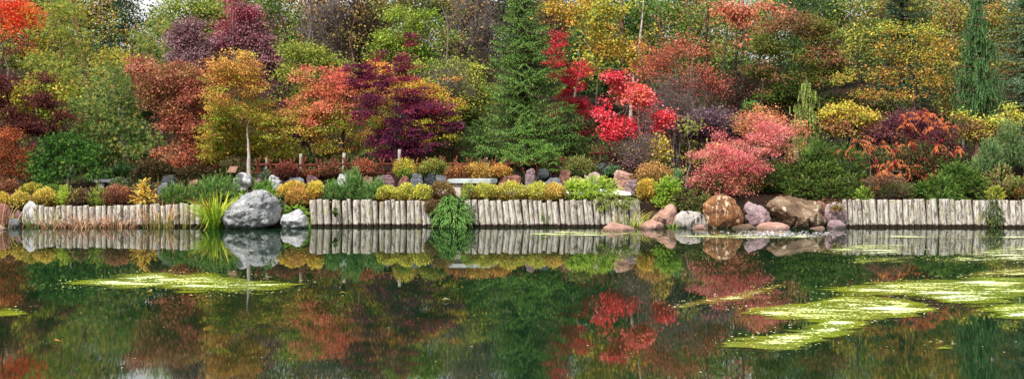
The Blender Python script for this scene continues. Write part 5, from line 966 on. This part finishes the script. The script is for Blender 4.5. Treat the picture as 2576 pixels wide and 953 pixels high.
# ================================================================== GROUND COVER AND POND SURFACE
r = rs('litter'); n = 16000; x = r.uniform(-19, 19, n); y = 25.6 + 9 * r.random(n) ** 1.5; z = G(x, y) + .012
K = Kites(); cols, ci = pick(r, n, '6c3c34 8c5044 583028 a8684c 7c4440 c8904c'); K.add(np.stack([x, y, z], 1), rvec(r, n) * np.array([1, 1, .25]), np.array([0, 0, 1.]) + r.normal(0, .4, (n, 3)), .07 * r.uniform(.6, 1.3, n), .035, jit(r, cols[ci]))
tag(K.build('leaf_litter', None, (0, 0, 0)), 'fallen brown leaves and bark chips on the mulch', 'leaf litter', kind='stuff')
n = 42000; x = r.uniform(-22, 22, n); y = r.uniform(27.6, 42, n); m = vnoise(np.stack([x * .6, y * .6, x * 0], 1), 6) > -.35; x, y = x[m], y[m]; n = len(x); K = Kites(); cols, ci = pick(r, n, '3c5024 4c5c2c 344824 6c5c30 5c3c2c')
K.add(np.stack([x, y, G(x, y)], 1), np.array([0, 0, 1.]) + r.normal(0, .5, (n, 3)), np.array([0, -1., 0]) + r.normal(0, .5, (n, 3)), .2 * r.uniform(.4, 1.4, n), .06, jit(r, cols[ci]))
tag(K.build('ground_cover', None, (0, 0, 0)), 'low green ground cover between the terrace shrubs', 'ground cover', kind='stuff')

def inpoly(px, py, poly):
    c = np.zeros(px.shape, bool); n = len(poly)
    for i in range(n):
        x0, y0 = poly[i]; x1, y1 = poly[(i + 1) % n]
        k = ((y0 > py) != (y1 > py)) & (px < (x1 - x0) * (py - y0) / (y1 - y0 + 1e-12) + x0); c ^= k
    return c
def dist(px, py, poly):
    d = np.full(px.shape, 1e9); n = len(poly)
    for i in range(n):
        a = np.array(poly[i]); b = np.array(poly[(i + 1) % n]); ab = b - a; t = np.clip(((px - a[0]) * ab[0] + (py - a[1]) * ab[1]) / (ab @ ab + 1e-9), 0, 1)
        d = np.minimum(d, np.hypot(px - a[0] - t * ab[0], py - a[1] - t * ab[1]))
    return d
FL = []; MATS_ = []
def algae_mat(label, pts, mat, lv=0, soft=.6, dens=30, step=.09):
    poly = [((u - CU) * wy(v) / F, wy(v)) for u, v in pts]; px = np.array([p[0] for p in poly]); py = np.array([p[1] for p in poly])
    X = np.arange(px.min() - .4, px.max() + .4, step); Y = np.arange(py.min() - .4, py.max() + .4, step); XX, YY = np.meshgrid(X, Y); ins = inpoly(XX, YY, poly); d = dist(XX, YY, poly) * np.where(ins, 1, -1)
    keep = d > -.3; cell = keep[:-1, :-1] & keep[1:, :-1] & keep[:-1, 1:] & keep[1:, 1:]; idx = np.full(XX.shape, -1); used = np.zeros(XX.shape, bool)
    for a_, b_ in ((slice(None, -1), slice(None, -1)), (slice(1, None), slice(None, -1)), (slice(None, -1), slice(1, None)), (slice(1, None), slice(1, None))): used[a_, b_] |= cell
    idx[used] = np.arange(used.sum()); j, i = np.nonzero(cell); Fc = np.stack([idx[j, i], idx[j, i + 1], idx[j + 1, i + 1], idx[j + 1, i]], 1)
    cx, cy = px.mean(), py.mean(); V = np.stack([XX[used] - cx, YY[used] - cy, np.zeros(used.sum())], 1); e = np.clip(d[used] / soft, -.6, 1)
    o = link('algae_mat', raw_mesh('algae_mat', V, Fc, 4, M[mat], attrs={'edge': e}), None, (cx, cy, .006 + .004 * lv)); tag(o, label, 'algae mat', 'floating algae and duckweed mats')
    n = int(dens * cell.sum() * step * step); q = r.integers(0, used.sum(), n); q = q[e[q] > -.25 + .5 * vnoise(np.stack([V[q, 0] * 1.5, V[q, 1] * 4, V[q, 2]], 1), 4)]; n = len(q); MATS_.append(np.stack([V[q, 0] + cx + r.normal(0, .06, n), V[q, 1] + cy + r.normal(0, .04, n)], 1))
algae_mat('long bright yellow green algae mat floating at the left', [(140, 718), (225, 700), (320, 687), (430, 684), (560, 687), (650, 698), (755, 713), (705, 731), (640, 741), (560, 743), (450, 738), (385, 728), (300, 734), (225, 727)], 'algae_bright', dens=60)
algae_mat('small algae strip at the left edge of the picture', [(-60, 776), (30, 772), (110, 782), (40, 793), (-60, 797)], 'algae_bright', dens=50, soft=.35)
algae_mat('biggest bright algae mat tapering to a point in the lower right', [(1780, 873), (1880, 846), (1960, 830), (2040, 812), (1900, 800), (1840, 786), (1900, 768), (2000, 764), (2080, 745), (2200, 742), (2290, 752), (2385, 782), (2310, 800), (2200, 812), (2150, 840), (2070, 866), (1960, 888), (1860, 880)], 'algae_bright', dens=60, soft=.3)
algae_mat('golden olive algae strip reaching toward the pink reflection', [(1670, 772), (1760, 752), (1850, 738), (1950, 713), (2000, 713), (1930, 742), (1840, 762), (1720, 778)], 'algae_gold', dens=70, lv=1, soft=.16)
algae_mat('wide green algae sheet across the right side of the pond', [(2030, 738), (2120, 716), (2230, 705), (2400, 700), (2620, 690), (2640, 752), (2500, 772), (2380, 768), (2250, 748), (2120, 752)], 'algae_bright', dens=50, lv=1, soft=.5)
algae_mat('bright algae mat cut by the lower right edge', [(2430, 782), (2520, 764), (2640, 756), (2650, 812), (2540, 806), (2470, 802), (2500, 790)], 'algae_bright', dens=60, lv=2, soft=.2)
algae_mat('narrow pale duckweed streak under the reflected right wall', [(2120, 660), (2180, 648), (2300, 644), (2330, 650), (2250, 659), (2170, 667)], 'algae_bright', dens=60, lv=0, soft=.5)
algae_mat('thin duckweed veil over the reflected right log wall', [(2030, 632), (2120, 614), (2230, 608), (2320, 620), (2300, 640), (2180, 644), (2080, 640)], 'algae_thin', dens=45, lv=1, soft=.4)
algae_mat('patchy duckweed veil at the right edge below the log wall', [(2330, 655), (2400, 630), (2520, 610), (2660, 606), (2660, 662), (2500, 664), (2400, 668)], 'algae_thin', dens=50, lv=2)
algae_mat('olive algae band at the right above the wide green sheet', [(2380, 700), (2480, 680), (2640, 668), (2650, 694), (2520, 698)], 'algae_gold', dens=60, lv=3, soft=.25)
algae_mat('thin yellow scum line along the foot of the right log wall', [(2140, 600), (2230, 590), (2400, 594), (2640, 590), (2640, 604), (2400, 601), (2250, 606)], 'algae_thin', dens=40, lv=3, soft=.5)
algae_mat('thin yellow scum line below the boulders', [(1640, 596), (1760, 588), (1950, 586), (2080, 592), (2050, 602), (1850, 604), (1700, 602)], 'algae_thin', dens=50, lv=1, soft=.4)
algae_mat('thin green scum line below the centre log wall', [(1290, 590), (1400, 581), (1550, 582), (1640, 590), (1500, 597), (1360, 600)], 'algae_thin', dens=60, lv=2, soft=.3)
algae_mat('tiny pale duckweed raft in the lower right corner', [(2345, 872), (2385, 862), (2425, 868), (2400, 880), (2350, 882)], 'algae_bright', dens=120, lv=1, soft=.2)
P = np.concatenate(MATS_); n = len(P); K = Kites(); cols, ci = pick(r, n, 'dce48c c8d868 e8e8c0 b8b8a0 a8b840')
K.add(np.concatenate([P, np.full((n, 1), .03)], 1), rvec(r, n) * np.array([1, 1, .04]), np.array([0, 0, 1.]) + r.normal(0, .1, (n, 3)), .03 * r.uniform(.4, 1.8, n), .022 * r.uniform(.6, 1.4, n), jit(r, cols[ci]))
tag(K.build('duckweed', None, (0, 0, 0)), 'scattered duckweed fronds floating around the algae mats', 'duckweed', kind='stuff')
K = Kites(); n = 260; u = r.normal(1960, 75, n); v = 589 + r.normal(0, 4, n).clip(-7, 12); y = wy(v); K.add(np.stack([(u - CU) * y / F, y, y * 0 + .012], 1), rvec(r, n) * np.array([1, .4, .03]), np.array([0, 0, 1.]) + r.normal(0, .1, (n, 3)), .09 * r.uniform(.3, 1.3, n), .05, srgb('e4e4ec'))
n = 420; y = 8 + 17 * r.random(n) ** .7; x = r.uniform(-.56, .56, n) * y; K.add(np.stack([x, y, y * 0 + .012], 1), rvec(r, n) * np.array([1, 1, .03]), np.array([0, 0, 1.]) + r.normal(0, .1, (n, 3)), .028 * r.uniform(.4, 1.6, n), .018, (lambda a: a[0][a[1]])(pick(r, n, 'c89c50 b8b878 d8d4c0 a87848')))
tag(K.build('foam', None, (0, 0, 0)), 'white foam flecks and tiny debris drifting on the pond', 'foam', kind='stuff')
for lb, u, v, c, s in [('pale curled leaf floating in the middle of the pond', 1122, 757, 'd0c8b8', .13), ('orange leaf afloat below the left algae mat', 480, 746, 'c87838', .1), ('amber leaf afloat left of the orange one', 375, 737, 'c8a040', .1),
                       ('small tan leaf afloat in the dark water at the lower left', 140, 862, 'c88c40', .12), ('yellow leaf afloat under the burgundy reflection', 862, 740, 'd0b848', .12)]:
    y = wy(v); x = (u - CU) * y / F; K = Kites(); K.add(np.array([[-s / 2, 0, 0.]]), np.array([[1, .1, .02]]), np.array([[0, 0, 1.]]), s, s * .4, srgb(c)); K.add(np.array([[s / 2 - .01, .01, 0.]]), np.array([[1, .1, .0]]), np.array([[0, 0, 1.]]), s * .3, s * .03, srgb('6c4c30'))
    o = K.build('floating_leaf', None, (0, 0, 0), bend=.5); o.location = (x, y, .014); tag(o, lb, 'leaf', 'leaves floating on the pond')

# ================================================================== LIGHT, CAMERA
EL, AZ = 50., 216.          # sun height and compass bearing it comes from (0 = +Y, clockwise)
sc = bpy.context.scene
w = bpy.data.worlds.new('World'); sc.world = w; w.use_nodes = True; nt = w.node_tree; bgn = nt.nodes['Background']
sky = nt.nodes.new('ShaderNodeTexSky'); sky.sky_type = 'NISHITA'; sky.sun_disc = False; sky.sun_elevation = radians(EL); sky.sun_rotation = radians(AZ); sky.air_density = 1.; sky.dust_density = 2.
tc = nt.nodes.new('ShaderNodeTexCoord'); no = nt.nodes.new('ShaderNodeTexNoise'); no.inputs['Scale'].default_value = 3.; no.inputs['Detail'].default_value = 6.
rp = nt.nodes.new('ShaderNodeValToRGB'); rp.color_ramp.elements[0].position = .3; rp.color_ramp.elements[1].position = .55
rp.color_ramp.elements[0].color = (.65, .65, .65, 1)
mx = nt.nodes.new('ShaderNodeMix'); mx.data_type = 'RGBA'; mx.inputs[7].default_value = (8.8, 8.8, 8.7, 1)
nt.links.new(tc.outputs['Generated'], no.inputs['Vector']); nt.links.new(no.outputs['Fac'], rp.inputs['Fac']); nt.links.new(rp.outputs['Color'], mx.inputs[0]); nt.links.new(sky.outputs[0], mx.inputs[6]); nt.links.new(mx.outputs[2], bgn.inputs['Color']); bgn.inputs['Strength'].default_value = .09
ld = bpy.data.lights.new('Sun', 'SUN'); ld.energy = 4.8; ld.angle = radians(2.5); ld.color = (1, .965, .9); lo = bpy.data.objects.new('Sun', ld); C.objects.link(lo)
import mathutils
d = mathutils.Vector((math.sin(radians(AZ)) * math.cos(radians(EL)), math.cos(radians(AZ)) * math.cos(radians(EL)), math.sin(radians(EL))))
lo.rotation_euler = d.to_track_quat('Z', 'Y').to_euler()
cd = bpy.data.cameras.new('Camera'); cam = bpy.data.objects.new('Camera', cd); C.objects.link(cam); cam.location = (0, 0, CH); cam.rotation_euler = (radians(90), 0, 0)
cd.sensor_width = 36; cd.lens = 36 * F / 2576; cd.shift_y = -(476.5 - HZ) / 2576; cd.clip_end = 2000; cd.clip_start = .1; sc.camera = cam
sc.view_settings.view_transform = 'Standard'; sc.view_settings.look = 'None'; sc.view_settings.exposure = .52; sc.view_settings.gamma = 1
sc.cycles.max_bounces = 8; sc.cycles.transparent_max_bounces = 8; sc.cycles.diffuse_bounces = 3; sc.cycles.caustics_reflective = False
